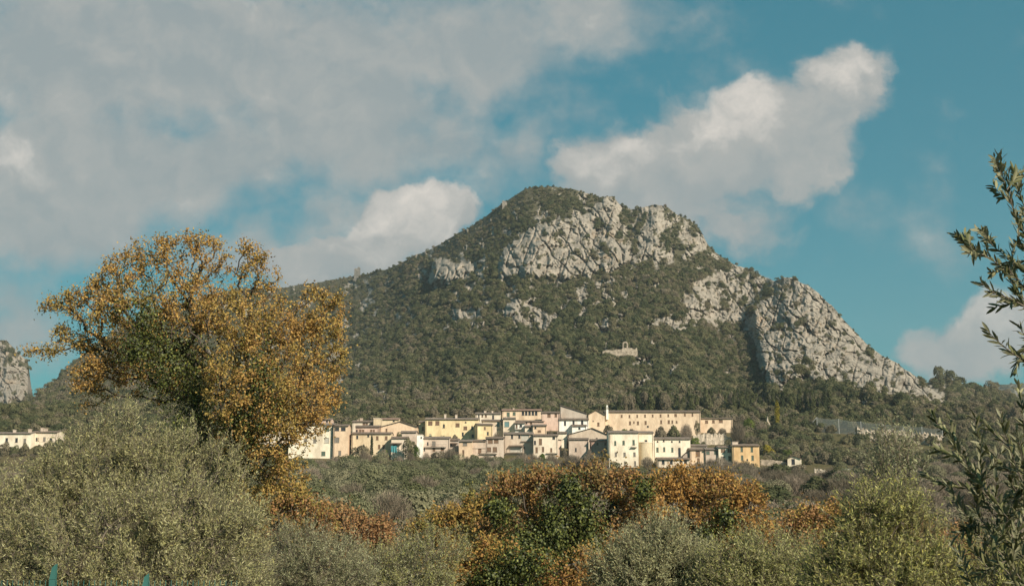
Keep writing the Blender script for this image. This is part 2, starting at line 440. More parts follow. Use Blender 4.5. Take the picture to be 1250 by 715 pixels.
def relief(name, sky_pts, base_y, Db, ridge_pts, px0, px1, nx, ny, mat, spur=True, jag=1.0, power=1.05):
    sx, sy = profile(sky_pts); rx, ry = profile(ridge_pts)
    px = np.linspace(px0, px1, nx)
    top = np.interp(px, sx, sy) + jag * fbm(px / 14.0, px * 0, 0, 4, 11) * 2.0
    s = np.linspace(0, 1, ny)[:, None]
    by = np.interp(px, *profile(base_y)) if hasattr(base_y, '__len__') else np.full(nx, base_y)
    pxg = np.broadcast_to(px, (ny, nx)); pyg = by + (top - by) * s
    D = Db + (np.interp(px, rx, ry) - Db) * s ** power
    rk = rockness(pxg, pyg)
    D = D - look(PUSH_R, pxg, pyg)
    if spur: D = D + look(SHOULDER_R, pxg, pyg) * ((pxg - 556) * 1.5 - 10)
    if spur: D = D - look(SPUR_R, pxg, pyg) * sstep(.02, .4, s)
    # broad gullies and spurs of the slope
    D = D - 30 * ridged(pxg / 120.0 + pyg / 300., pyg / 300.0, 0, 3, 90) * np.sin(np.pi * np.clip(s, 0, 1)) ** .7
    # joints and ribs of the limestone: steep ribs leaning right to left, blocks between
    a = pxg + .35 * (pyg - 400)
    wx = pxg + 5 * fbm(pxg / 13., pyg / 13., 7, 3, 140); wy = pyg + 5 * fbm(pxg / 13., pyg / 13., 8, 3, 150)
    b2 = wx - .8 * wy
    crack = np.exp(-(vn(a / 11., wy / 26., 0, 160) / .11) ** 2) * 6.0 + np.exp(-(vn(b2 / 15., wx / 30., 3, 170) / .09) ** 2) * 5.0 + np.exp(-(vn(wx / 5., wy / 6., 5, 180) / .12) ** 2) * 2.6
    crag = 6.0 * ridged(wx / 22.0, wy / 34.0, 0, 4, 70) - np.exp(-(vn((wy - 1.1 * wx) / 21., (wx + wy) / 110., 9, 190) / .085) ** 2) * 8.0 * sstep(880, 930, pxg) + 3.6 * ridged(wx / 8.0, wy / 9.0, 1, 3, 80) + 2.4 * fbm(pxg / 3.0, pyg / 3.4, 2, 3, 85) - crack * 1.35
    blk = np.floor(6 * fbm(wx / 14.0, wy / 11.0, 4, 2, 120)) * 1.5
    D = D - rk * (crag + blk) - (1 - rk) * 2.0 * fbm(pxg / 12., pyg / 9., 0, 3, 95)
    V = at(pxg, pyg, D)
    # far side of the ridge: runs on and falls away
    back = []
    for q, (dd, dz) in enumerate([(12, -2), (40, -10), (110, -45), (260, -140), (520, -330)]):
        b = V[-1].copy(); b[:, 1] += dd; b[:, 0] *= (b[:, 1] / V[-1][:, 1]); b[:, 2] += dz + 3 * vn(px / 20., px * 0 + q, 0, 9); back.append(b)
    V = np.concatenate([V, np.array(back)], 0); NY = V.shape[0]
    rkf = np.concatenate([rk, np.repeat(rk[-1:] * .4, len(back), 0)], 0)
    i = np.arange(NY - 1)[:, None] * nx + np.arange(nx - 1)[None]
    Fc = np.stack([i, i + 1, i + nx + 1, i + nx], -1).reshape(-1, 4)
    me = mesh_np(name, V.reshape(-1, 3), Fc, attrs={'rock': rkf.ravel()}, smooth=False)
    o = link(name, me, mat); tag(o, kind='structure')
    def ground_at(qx, qs):
        """points on the slope at bearing qx and fraction qs of its height"""
        fi = (qx - px0) / (px1 - px0) * (nx - 1); fj = qs * (ny - 1)
        ii = np.clip(fi.astype(int), 0, nx - 2); jj = np.clip(fj.astype(int), 0, ny - 2)
        Vq = V[:ny]; u = (fi - ii)[:, None]; v = (fj - jj)[:, None]
        return (Vq[jj, ii] * (1 - u) * (1 - v) + Vq[jj, ii + 1] * u * (1 - v) + Vq[jj + 1, ii] * (1 - u) * v + Vq[jj + 1, ii + 1] * u * v), by[ii] + (top[ii] - by[ii]) * qs
    return o, ground_at, (px, top, by)

def rock_ground_mat():
    m, nt, N, L = nmat('limestone_and_soil')
    g = N('ShaderNodeNewGeometry'); pos = g.outputs['Position']
    a = N('ShaderNodeAttribute'); a.attribute_name = 'rock'
    mp = N('ShaderNodeMapping'); mp.inputs['Scale'].default_value = (1, 1, .35); L(pos, mp.inputs[0])
    f = noise(nt, mp.outputs[0], .09, 7, .68); f2 = noise(nt, pos, .5, 6, .7); f3 = noise(nt, mp.outputs[0], .035, 4, .6)
    rc = ramp(nt, math_n(nt, 'ADD', math_n(nt, 'MULTIPLY', f, .6), math_n(nt, 'MULTIPLY', f2, .4)),
              [(.32, (.10, .088, .074)), (.44, (.205, .18, .147)), (.56, (.315, .275, .225)), (.72, (.40, .35, .285))])
    rc = mixc(nt, math_n(nt, 'MULTIPLY', ramp(nt, f3, [(.60, 0.0), (.72, 1.0)]), .55), rc, (.36, .25, .155))
    so = ramp(nt, f2, [(.3, (.06, .058, .032)), (.7, (.11, .095, .058))])
    col = mixc(nt, a.outputs['Fac'], so, rc)
    d = N('ShaderNodeBsdfPrincipled'); L(col, d.inputs['Base Color']); d.inputs['Roughness'].default_value = .95
    d.inputs['Specular IOR Level'].default_value = .1
    b = N('ShaderNodeBump'); b.inputs['Strength'].default_value = .5; b.inputs['Distance'].default_value = 1.0
    L(f2, b.inputs['Height']); L(b.outputs[0], d.inputs['Normal'])
    out(nt, d.outputs[0]); return m
M_ROCK = rock_ground_mat()

SKYLINE = [(-60, 560), (-20, 515), (10, 500), (40, 486), (62, 468), (85, 446), (118, 418), (152, 396), (230, 366), (282, 354), (349, 350), (385, 346), (435, 336), (470, 329), (500, 316), (540, 296), (575, 276), (600, 259), (625, 241), (640, 231), (652, 228), (680, 227.5), (700, 232), (720, 237), (733, 243), (740, 240), (748, 240), (756, 250), (770, 257), (783, 253), (800, 250), (815, 253), (830, 263), (845, 271), (855, 281), (865, 299), (880, 313), (900, 324), (920, 330), (935, 339), (945, 342.5), (951, 341), (957, 338.5), (963, 338), (969, 338.5), (976, 343), (985, 346.5), (993, 353), (1000, 358), (1008, 367), (1015, 372), (1035, 396), (1060, 421), (1085, 438), (1110, 453), (1130, 468), (1150, 485), (1162, 502), (1190, 530), (1220, 560)]
RIDGE = [(-60, 700), (40, 960), (150, 1250), (350, 1560), (430, 1500), (500, 1300), (560, 1190), (620, 1140), (700, 1110), (760, 1090), (850, 1060), (910, 1020), (960, 965), (1050, 850), (1160, 700), (1220, 640)]
mountain, on_mountain, MTN = relief('mountain', SKYLINE, [(-60, 565), (40, 528), (1100, 516), (1220, 575)], 552, RIDGE, -60, 1220, 1500, 430, M_ROCK)
hill_r, on_hill_r, HR = relief('hill', [(1040, 520), (1100, 478), (1130, 466), (1150, 463), (1180, 472), (1215, 476), (1250, 482), (1330, 500)], 535, 545, [(1040, 900), (1330, 1000)], 1060, 1330, 200, 90, M_ROCK, spur=False)
hill_l, on_hill_l, HL = relief('hill', [(-120, 380), (-60, 400), (-10, 414), (8, 416), (18, 426), (34, 440), (38, 470), (44, 500), (60, 540)], 560, 900, [(-120, 1500), (60, 1350)], -120, 58, 260, 220, M_ROCK, spur=False, jag=1.6, power=.6)
hill_f, on_hill_f, HF = relief('hill', [(1120, 500), (1190, 474), (1215, 470), (1235, 468), (1260, 467), (1320, 464), (1400, 480)], 560, 2100, [(1120, 2900), (1400, 2900)], 1120, 1400, 120, 50, M_ROCK, spur=False, jag=.5)

def ground_mesh():
    xs = np.concatenate([-np.geomspace(3200, 205, 30), np.linspace(-200, 260, 231), np.geomspace(265, 3200, 30)])
    ys = np.concatenate([[-900, -500, -250, -120, -60, -30, -15], np.linspace(-8, 60, 60), np.linspace(62, 620, 240), np.geomspace(640, 5200, 14)])
    X, Y = np.meshgrid(xs, ys); Z = zg(X, Y)
    nx = len(xs); i = np.arange(len(ys) - 1)[:, None] * nx + np.arange(nx - 1)[None]
    Fc = np.stack([i, i + 1, i + nx + 1, i + nx], -1).reshape(-1, 4)
    m, nt, N, L = nmat('hillside_soil')
    g = N('ShaderNodeNewGeometry'); pos = g.outputs['Position']
    f = noise(nt, pos, .12, 6, .65); f2 = noise(nt, pos, 2.2, 5, .7)
    col = ramp(nt, math_n(nt, 'ADD', math_n(nt, 'MULTIPLY', f, .6), math_n(nt, 'MULTIPLY', f2, .4)),
               [(.3, (.05, .06, .022)), (.5, (.10, .085, .045)), (.7, (.15, .115, .07))])
    d = N('ShaderNodeBsdfDiffuse'); L(col, d.inputs[0])
    b = N('ShaderNodeBump'); b.inputs['Strength'].default_value = .6; b.inputs['Distance'].default_value = .3
    L(f2, b.inputs['Height']); L(b.outputs[0], d.inputs['Normal']); out(nt, d.outputs[0])
    o = link('ground', mesh_np('ground', np.stack([X, Y, Z], -1).reshape(-1, 3), Fc, smooth=True), m); tag(o, kind='structure')
ground_mesh()

# ---------------------------------------------------------------- foliage makers
def unit(v):
    return v / np.maximum(np.linalg.norm(v, axis=-1, keepdims=True), 1e-9)

def rand_dir(n):
    return unit(rng.normal(size=(n, 3)))

def leaf_quads(pos, axis, nrm, ln, wd, cols, fold=0.0):
    """one pointed leaf (a four-cornered blade) per row; axis = along the leaf, nrm = its face"""
    axis = unit(axis); side = unit(np.cross(axis, nrm)); up = np.cross(side, axis)
    ln = np.broadcast_to(ln, (len(pos),))[:, None]; wd = np.broadcast_to(wd, (len(pos),))[:, None]
    a = pos; c = pos + axis * ln
    m = pos + axis * ln * .5 - up * ln * fold
    V = np.stack([a, m + side * wd * .5, c, m - side * wd * .5], 1).reshape(-1, 3)
    Fc = np.arange(len(V)).reshape(-1, 4)
    return V, Fc, np.repeat(cols, 4, 0)

def pick_cols(n, pal, w=None, jit=.18):
    pal = np.array(pal, float); i = rng.choice(len(pal), n, p=None if w is None else np.array(w) / np.sum(w))
    return np.clip(pal[i] * (1 + jit * rng.normal(size=(n, 1))), .004, .9)

def lobes_sample(lobes, n, shell=.45):
    """points in a union of ellipsoids (cx,cy,cz,rx,ry,rz), denser towards the outside"""
    L = np.array(lobes, float); vol = (L[:, 3] * L[:, 4] * L[:, 5]) ** .8
    i = rng.choice(len(L), n, p=vol / vol.sum())
    r = rng.uniform(shell ** 2, 1, n) ** .5
    return L[i, :3] + rand_dir(n) * r[:, None] * L[i, 3:6], i

def far_crown(n, rx, rz, leaf, nl=9, seed=0, flat=.0):
    """crown of a distant tree: leaf sprays over several uneven lobes, unit: metres"""
    g = np.random.default_rng(seed)
    c = g.normal(size=(nl, 3)); c = unit(c) * g.uniform(.25, .62, (nl, 1)); c[:, 2] = c[:, 2] * .8
    rad = g.uniform(.34, .56, nl)
    i = g.integers(0, nl, n); d = unit(g.normal(size=(n, 3))); d[:, 2] = np.where(d[:, 2] < -.35, -d[:, 2], d[:, 2])
    p = c[i] + d * (rad[i] * g.uniform(.72, 1.08, n) ** .8)[:, None]
    keep = np.ones(n, bool)
    for k in range(nl):
        keep &= ~((np.linalg.norm(p - c[k], axis=1) < rad[k] * .62))
    p = p[keep]; d = d[keep]; n = len(p)
    nrm = unit(d + g.normal(size=(n, 3)) * .30); ax = unit(np.cross(nrm, g.normal(size=(n, 3))))
    p = p * np.array([rx, rx, rz]) + np.array([0, 0, rz * .85])
    lobe_t = g.uniform(.78, 1.2, nl)[i[keep]]
    cols = (lobe_t * g.uniform(.86, 1.14, n))[:, None] * np.array([[1, 1, 1.]])
    V, Fc, cc = leaf_quads(p - ax * leaf * .5, ax, nrm, leaf * g.uniform(.7, 1.3, n), leaf * .75 * g.uniform(.7, 1.3, n), cols)
    return V, Fc, cc

def conifer_crown(n, rx, h, leaf, seed=0, power=.9):
    g = np.random.default_rng(seed)
    t = g.uniform(0, 1, n) ** .8; a = g.uniform(0, 2 * np.pi, n)
    tier = .8 + .25 * np.sin(t * 26 + 2.2 * np.sin(a * 3 + seed))
    r = rx * (1 - t) ** power * tier * g.uniform(.45, 1.05, n) * (.82 + .25 * np.sin(a * 2 + t * 7 + seed))
    p = np.stack([np.cos(a) * r, np.sin(a) * r, .12 * h + t * h * .88], 1)
    d = unit(np.stack([np.cos(a), np.sin(a), np.full(n, .5)], 1) + g.normal(size=(n, 3)) * .5)
    ax = unit(np.cross(d, g.normal(size=(n, 3))))
    return leaf_quads(p, ax, d, leaf * g.uniform(.7, 1.3, n), leaf * .6, g.uniform(.7, 1.3, n)[:, None] * np.ones((1, 3)))

def bare_crown(n, rx, rz, seed=0, w=.05, k=12):
    """twiggy leafless shrub: a fan of thin upright twigs"""
    g = np.random.default_rng(seed)
    b = unit(g.normal(size=(n, 3))) * (g.uniform(.15, 1, (n, 1)) ** .5) * np.array([rx * .9, rx * .9, rz * .5]) + np.array([0, 0, rz * .45])
    d = unit(np.stack([b[:, 0] / rx + g.normal(size=n) * .5, b[:, 1] / rx + g.normal(size=n) * .5, g.uniform(.35, 1.3, n)], 1))
    ln = g.uniform(.16, .42, n) * rz
    e = b + d * ln[:, None]; q = (e[:, 0] / rx) ** 2 + (e[:, 1] / rx) ** 2 + ((e[:, 2] - .45 * rz) / (rz * .6)) ** 2 < 1.15
    b, d, ln = b[q], d[q], ln[q]; n = len(b)
    nr = unit(np.cross(d, g.normal(size=(n, 3))))
    return leaf_quads(b, d, nr, ln, w * g.uniform(.6, 1.5, n), g.uniform(.7, 1.3, n)[:, None] * np.ones((1, 3)))

def trunk_mb(h, r0, r1, lean=0.0, limbs=4, spread=1.0):
    m = MB(); x = 0.0
    for q in range(3):
        z0, z1 = h * q / 3, h * (q + 1) / 3; x1 = x + lean * h / 3 * random.uniform(.4, 1.4)
        m.tube((x, 0, z0 - (.4 if q == 0 else 0)), (x1, 0, z1), r0 + (r1 - r0) * q / 3, r0 + (r1 - r0) * (q + 1) / 3, 7); x = x1
    for q in range(limbs):
        a = 2 * math.pi * (q + random.random() * .6) / limbs; l = spread * random.uniform(.7, 1.1)
        m.tube((x, 0, h * random.uniform(.7, .97)), (x + math.cos(a) * l, math.sin(a) * l, h + l * random.uniform(.5, 1.1)), r1 * .7, r1 * .2, 5)
    return m

M_FOREST = far_leaf_mat('holm_oak_foliage', [(0.24, (0.08, 0.091, 0.046)), (0.42, (0.12, 0.123, 0.062)), (0.56, (0.15, 0.146, 0.075)), (0.68, (0.185, 0.162, 0.096)), (0.85, (0.211, 0.177, 0.123))], .010, .3)
M_OLIVEF = far_leaf_mat('olive_foliage_far', [(.25, (.115, .122, .060)), (.5, (.165, .166, .092)), (.75, (.21, .196, .122))], .02, .3)
M_PINE = far_leaf_mat('pine_foliage', [(.3, (.055, .066, .030)), (.7, (.105, .112, .050))], .03, .3)
M_BARE = far_leaf_mat('bare_twigs', [(.25, (.15, .125, .09)), (.5, (.20, .165, .12)), (.75, (.26, .21, .16))], .03, .15)
M_YELLOW = far_leaf_mat('yellowing_foliage', [(.3, (.20, .17, .02)), (.7, (.28, .22, .035))], .03)
M_BRIGHTG = far_leaf_mat('fresh_green_foliage', [(.3, (.075, .105, .022)), (.7, (.11, .14, .03))], .03)
M_BARK = bark_mat('grey_bark', (.07, .055, .04), (.20, .165, .125))
M_BARKD = bark_mat('dark_bark', (.035, .028, .022), (.11, .085, .062))

def stuff_points(name, pts, scl, rot, sources, label=None):
    """one object that scatters tree shapes over the given points"""
    col = bpy.data.collections.new(name + '_kinds')
    for k, me in enumerate(sources):
        col.objects.link(bpy.data.objects.new('%s_kind' % name, me))
    n = len(pts); me = bpy.data.meshes.new(name)
    me.vertices.add(n); me.vertices.foreach_set('co', np.ascontiguousarray(pts, np.float32).ravel())
    for nm, ty, v in (('scl', 'FLOAT_VECTOR', scl), ('rot', 'FLOAT_VECTOR', rot)):
        a = me.attributes.new(nm, ty, 'POINT'); a.data.foreach_set('vector', np.ascontiguousarray(v, np.float32).ravel())
    a = me.attributes.new('idx', 'INT', 'POINT'); a.data.foreach_set('value', rng.integers(0, len(sources), n).astype(np.int32))
    o = link(name, me); tag(o, kind='stuff')
    ng = bpy.data.node_groups.new(name, 'GeometryNodeTree')
    ng.interface.new_socket('Geometry', in_out='INPUT', socket_type='NodeSocketGeometry')
    ng.interface.new_socket('Geometry', in_out='OUTPUT', socket_type='NodeSocketGeometry')
    N, L = ng.nodes.new, ng.links.new
    gi, go = N('NodeGroupInput'), N('NodeGroupOutput')
    ci = N('GeometryNodeCollectionInfo'); ci.inputs['Collection'].default_value = col
    ci.inputs['Separate Children'].default_value = True; ci.inputs['Reset Children'].default_value = True
    ip = N('GeometryNodeInstanceOnPoints'); ip.inputs['Pick Instance'].default_value = True
    def attr(nm, ty):
        q = N('GeometryNodeInputNamedAttribute'); q.data_type = ty; q.inputs['Name'].default_value = nm
        return q.outputs['Attribute']
    L(gi.outputs[0], ip.inputs['Points']); L(ci.outputs[0], ip.inputs['Instance'])
    L(attr('idx', 'INT'), ip.inputs['Instance Index']); L(attr('rot', 'FLOAT_VECTOR'), ip.inputs['Rotation']); L(attr('scl', 'FLOAT_VECTOR'), ip.inputs['Scale'])
    L(ip.outputs[0], go.inputs[0])
    md = o.modifiers.new('scatter', 'NODES'); md.node_group = ng
    return o

def src(name, tri, mat):
    me = mesh_np(name, *tri[:2], cols=tri[2]); me.materials.append(mat); return me

def forest(name, fn, MT, n, px_rng, size, sources, rock_keep=.05, smin=0.0, dens=None):
    px, top, by = MT
    qx = rng.uniform(*px_rng, n); qs = rng.uniform(smin, 1.0, n)
    tp = np.interp(qx, px, top); bp = np.interp(qx, px, by); h = (bp - tp)
    keep = rng.uniform(0, 1, n) < h / h.max()
    qx, qs = qx[keep], qs[keep]
    pts, py = fn(qx, qs)
    rk = np.maximum(rockness(qx, py), rockness(qx, py - 3.5)); tf = (tuft(qx, py) > .30) | ((qs > .95) & (vn(qx / 9., qx * 0, 0, 77) > -.1))
    k = rng.uniform(0, 1, len(qx)) > rk * (1 - np.where(tf, .55, rock_keep))
    k &= ~((qx > 733) & (qx < 781) & (py > 427) & (py < 438))  # the chapel's clearing
    if dens is not None: k &= rng.uniform(0, 1, len(qx)) < dens(qx, py)
    pts, py, qx, rk = pts[k], py[k], qx[k], rk[k]
    s = rng.uniform(*size, len(pts)) * np.where(rk > .4, .5, 1.0) * (1 + .6 * fbm(qx / 26., py / 20., 0, 3, 21))
    # trees keep their own size, so those farther off look smaller
    s *= np.interp(pts[:, 1], [550, 700, 1100, 1400], [1.15, 1.0, .86, .95]) * np.where(qs[k] > .95, .72, 1.0)
    sc = np.stack([s * rng.uniform(.85, 1.2, len(s)), s * rng.uniform(.85, 1.2, len(s)), s * rng.uniform(.8, 1.25, len(s))], 1)
    rot = np.zeros((len(s), 3)); rot[:, 2] = rng.uniform(0, 6.28, len(s))
    pts = pts - np.array([0, 0, .35]) * s[:, None]
    return stuff_points(name, pts, sc, rot, sources)

FS = [src('forest_tree', far_crown(1000, 1.0, .95, .17, 9, 100 + q), M_FOREST) for q in range(6)]
FS += [src('forest_tree', bare_crown(420, 1.0, 1.5, 60 + q, .055), M_FOREST) for q in range(1)]
forest('forest', on_mountain, MTN, 62000, (-58, 1190), (1.7, 3.5), FS)
forest('forest', on_hill_r, HR, 2600, (1062, 1328), (2.4, 4.6), FS)
forest('forest', on_hill_l, HL, 2600, (-118, 50), (2.2, 4.2), FS, dens=lambda x, y: np.where(y > 430, .55, .9))
forest('forest', on_hill_f, HF, 2500, (1125, 1390), (4.5, 8), FS)
# ---------------------------------------------------------------- the village
M_TILE = [tile_mat('roof_tiles', (.12, .085, .062), (.25, .18, .13)), tile_mat('roof_tiles', (.14, .105, .08), (.27, .21, .165)), tile_mat('roof_tiles', (.22, .13, .095), (.34, .215, .16))]
M_STONE = stone_mat('rubble_stone', (.20, .165, .125), (.42, .35, .27), 1.1)
M_STONEL = stone_mat('rubble_stone', (.30, .25, .19), (.50, .42, .33), 1.3)
GLASS = {'d': ('dark_glass', (.035, .035, .04)), 'g': ('green_shutter', (.085, .12, .09)), 't': ('teal_shutter', (.12, .22, .22)), 'b': ('brown_shutter', (.17, .105, .065)),
         'w': ('pale_curtain', (.45, .42, .36)), 'r': ('grey_shutter', (.19, .17, .145))}
COL = dict(cream=(.74, .66, .52), white=(.80, .77, .70), peach=(.65, .49, .345), pink=(.58, .425, .34), pinkgrey=(.52, .425, .345), yellow=(.69, .56, .335), ochre=(.61, .49, .33),
           orange=(.68, .48, .26), pale=(.67, .575, .455), stone=(.51, .42, .33), brick=(.50, .34, .27), conv=(.64, .50, .36), grey=(.43, .37, .31))
REG = {1: (335, 495, 9.53), 2: (415, 495, 9.53), 3: (500, 495, 9.53), 4: (580, 490, 8.94), 5: (660, 490, 8.94), 6: (740, 490, 7.94), 7: (820, 490, 7.94), 8: (930, 500, 7.15), 0: (0, 0, 1)}

def wins(reg, s):
    """'kind:x,y[,w,h]; ...' read off an enlargement of the photograph"""
    x0, y0, k = REG[reg]; res = []
    for t in s.split(';'):
        if not t.strip(): continue
        kd, v = t.strip().split(':'); v = [float(q) for q in v.split(',')]
        w, h = (v[2], v[3]) if len(v) > 3 else ((28, 46) if reg in (1, 2, 3, 4) else (22, 38))
        res.append((kd, x0 + v[0] / k, y0 + v[1] / k, w / k * 1.12, h / k * 1.06))
    return res

def facade(mb, hw, z0, z1, ops, top=None, y=0.0, deep=.28):
    """front wall with real openings; top = extra outline points for a gable"""
    xs = sorted({-hw, hw, *[o[0] for o in ops], *[o[1] for o in ops]}); zs = sorted({z0, z1, *[o[2] for o in ops], *[o[3] for o in ops]})
    for i in range(len(xs) - 1):
        for j in range(len(zs) - 1):
            cx, cz = (xs[i] + xs[i + 1]) / 2, (zs[j] + zs[j + 1]) / 2
            if any(o[0] < cx < o[1] and o[2] < cz < o[3] for o in ops): continue
            mb.poly([(xs[i], y, zs[j]), (xs[i + 1], y, zs[j]), (xs[i + 1], y, zs[j + 1]), (xs[i], y, zs[j + 1])])
    for a, b, c, d in ops:
        mb.poly([(a, y, c), (a, y, d), (a, y + deep, d), (a, y + deep, c)]); mb.poly([(b, y, d), (b, y, c), (b, y + deep, c), (b, y + deep, d)])
        mb.poly([(a, y, d), (b, y, d), (b, y + deep, d), (a, y + deep, d)]); mb.poly([(b, y, c), (a, y, c), (a, y + deep, c), (b, y + deep, c)])
    if top: mb.poly([(-hw, y, z1)] + [(hw, y, z1)] + top)

def house(label, x0, x1, yt, yb, D, col, roof='r', win=(), dep=8.0, apex=None, rot=0.0, chim=(), name='house', cat='house', group='houses of the hillside village', mat=None, ti=None, pitch=.19, ov=.6, extra=None):
    a, b = at(x0, yt, D), at(x1, yt, D); xc = (a[0] + b[0]) / 2; hw = (b[0] - a[0]) / 2; h1 = float(a[2])
    zb = min(float(at(xc * 0 + (x0 + x1) / 2, yb, D)[2]), float(zg(xc, D)) - .6)
    root = empty(name, (xc, D, zb), rot); tag(root, label, cat, group)
    H = h1 - zb
    wm = mat or plaster(COL[col]); tm = M_TILE[ti if ti is not None else random.choice([0, 0, 1, 1, 2])]
    ops = []; used = []
    for kd, wx, wy, ww, wh in win:
        p = at(wx, wy, D); m = D / F * 1.01
        o = [p[0] - xc - ww * m / 2, p[0] - xc + ww * m / 2, p[2] - zb - wh * m / 2, p[2] - zb + wh * m / 2]
        o[0] = max(o[0], -hw + .15); o[1] = min(o[1], hw - .15)
        if o[1] - o[0] < .25 or o[2] < .3 or o[3] > H - .08 and not apex: continue
        if o[3] > H - .05: continue
        if any(not (o[1] < q[0] - .05 or o[0] > q[1] + .05 or o[3] < q[2] - .05 or o[2] > q[3] + .05) for q in ops): continue
        ops.append(tuple(o)); used.append(kd)
    w = MB(); hz = [H, H]; top = None
    if roof == 'g':
        ap = at(apex[0], apex[1], D); ax, az = float(ap[0] - xc), float(ap[2] - zb); top = [(ax, 0, az)]
    elif roof in ('sl', 'sr'):
        az = float(at(x0, apex[1], D)[2] - zb); top = [(-hw, 0, az)] if roof == 'sl' else [(hw, 0, az)]
        if roof == 'sl': top = [(-hw, 0, az)]
    facade(w, hw, 0, H, ops, None)
    if roof == 'g': w.poly([(-hw, 0, H), (hw, 0, H), (ax, 0, az)]); w.poly([(hw, dep, H), (-hw, dep, H), (ax, dep, az)])
    if roof == 'sl': w.poly([(-hw, 0, H), (hw, 0, H), (-hw, 0, az)]); w.poly([(hw, dep, H), (-hw, dep, H), (-hw, dep, az)]); w.poly([(-hw, dep, H), (-hw, 0, H), (-hw, 0, az), (-hw, dep, az)])
    if roof == 'sr': w.poly([(-hw, 0, H), (hw, 0, H), (hw, 0, az)]); w.poly([(hw, dep, H), (-hw, dep, H), (hw, dep, az)]); w.poly([(hw, 0, H), (hw, dep, H), (hw, dep, az), (hw, 0, az)])
    w.poly([(-hw, dep, 0), (-hw, 0, 0), (-hw, 0, H), (-hw, dep, H)]); w.poly([(hw, 0, 0), (hw, dep, 0), (hw, dep, H), (hw, 0, H)]); w.poly([(hw, dep, 0), (-hw, dep, 0), (-hw, dep, H), (hw, dep, H)])
    rz = H + dep / 2 * pitch
    if roof == 'r':
        for s in (-hw, hw): w.poly([(s, 0, H), (s, dep, H), (s, dep / 2, rz)])
    w.build('wall', wm, root)
    r = MB(); t = .13
    def slab(p4):
        r.hexa([(p[0], p[1], p[2] + .03) for p in p4], [(p[0], p[1], p[2] + .03 + t) for p in p4])
    e = .25
    if roof == 'r':
        slab([(-hw - e, -ov, H - ov * pitch), (hw + e, -ov, H - ov * pitch), (hw + e, dep / 2, rz), (-hw - e, dep / 2, rz)])
        slab([(-hw - e, dep / 2 + .004, rz), (hw + e, dep / 2 + .004, rz), (hw + e, dep + ov, H - ov * pitch), (-hw - e, dep + ov, H - ov * pitch)])
    elif roof == 'g':
        sl = (az - H) / max(.3, ax + hw); sr = (az - H) / max(.3, hw - ax)
        slab([(-hw - e, -ov, H - e * sl), (ax, -ov, az), (ax, dep + .3, az), (-hw - e, dep + .3, H - e * sl)])
        slab([(ax + .004, -ov, az), (hw + e, -ov, H - e * sr), (hw + e, dep + .3, H - e * sr), (ax + .004, dep + .3, az)])
    elif roof == 'sl':
        slab([(-hw - e, -ov, az), (hw + e, -ov, H), (hw + e, dep + .3, H), (-hw - e, dep + .3, az)])
    elif roof == 'sr':
        slab([(-hw - e, -ov, H), (hw + e, -ov, az), (hw + e, dep + .3, az), (-hw - e, dep + .3, H)])
    elif roof == 's':  # lean-to falling towards the viewer
        slab([(-hw - e, -ov, H - ov * pitch), (hw + e, -ov, H - ov * pitch), (hw + e, dep + .1, H + dep * pitch), (-hw - e, dep + .1, H + dep * pitch)])
        for s in (-hw, hw): pass
    elif roof == 'f':
        r.box(-hw - .12, hw + .12, -.12, dep + .12, H + .01, H + .3)
    ro = r.build('roof', plaster(COL['pale']) if roof == 'f' else tm, root)
    for cx, cw, ch in chim:
        m = MB(); x = float(at(cx, yt, D)[0] - xc); cw = cw * D / F; ch = ch * D / F; zc = H if roof == 'f' else H + .2 * dep * pitch; y0 = dep * .3
        m.box(x - cw / 2, x + cw / 2, y0, y0 + cw, zc - .3, zc + ch); m.box(x - cw / 2 - .12, x + cw / 2 + .12, y0 - .12, y0 + cw + .12, zc + ch + .005, zc + ch + .14)
        m.build('chimney', plaster(COL['pinkgrey']), ro)
    for (a_, b_, c_, d_), kd in zip(ops, used):
        f = MB(); q = .05
        f.box(a_, a_ + q, .16, .24, c_, d_); f.box(b_ - q, b_, .16, .24, c_, d_); f.box(a_ + q, b_ - q, .16, .24, d_ - q, d_)
        f.box(a_ - .1, b_ + .1, -.1, .15, c_ - .1, c_ - .003)
        if kd == 'a':
            hh = (b_ - a_) / 2; pts = [(a_ + hh + hh * math.cos(t_), d_ - hh + hh * math.sin(t_)) for t_ in np.linspace(0, math.pi, 9)]
            for s0, s1 in zip(pts[:-1], pts[1:]):
                f.hexa([(s0[0], .0, s0[1]), (s1[0], .0, s1[1]), (s1[0], .0, d_ + .02), (s0[0], .0, d_ + .02)], [(s0[0], .15, s0[1]), (s1[0], .15, s1[1]), (s1[0], .15, d_ + .02), (s0[0], .15, d_ + .02)])
        shut = kd in 'gtbr'
        wo = f.build('window', plain('window_wood', (.20, .16, .12)), root)
        g = MB(); nm, gc = GLASS['d' if kd in 'ac' else kd]
        if shut:
            mid = (a_ + b_) / 2; g.box(a_ + q, mid - .015, .14, .2, c_ + .01, d_ - q); g.box(mid + .015, b_ - q, .14, .2, c_ + .01, d_ - q)
        else:
            g.box(a_ + q, b_ - q, .2, .23, c_ + .01, d_ - q)
        g.build('shutter' if shut else 'pane', plain(nm, gc, .3 if not shut else .7, .5 if not shut else .25), wo)
    if hw > 2.6 and roof in 'rf' and zb < 60:
        m = MB(); dx = hw - .35 if len(label) % 2 else -hw + .35; m.tube((dx, -.09, .2), (dx, -.09, H - .15), .07, .07, 6); m.build('drainpipe', plain('copper_pipe', (.13, .10, .08)), root)
    if extra: extra(root, hw, H, xc, zb, D)
    return root

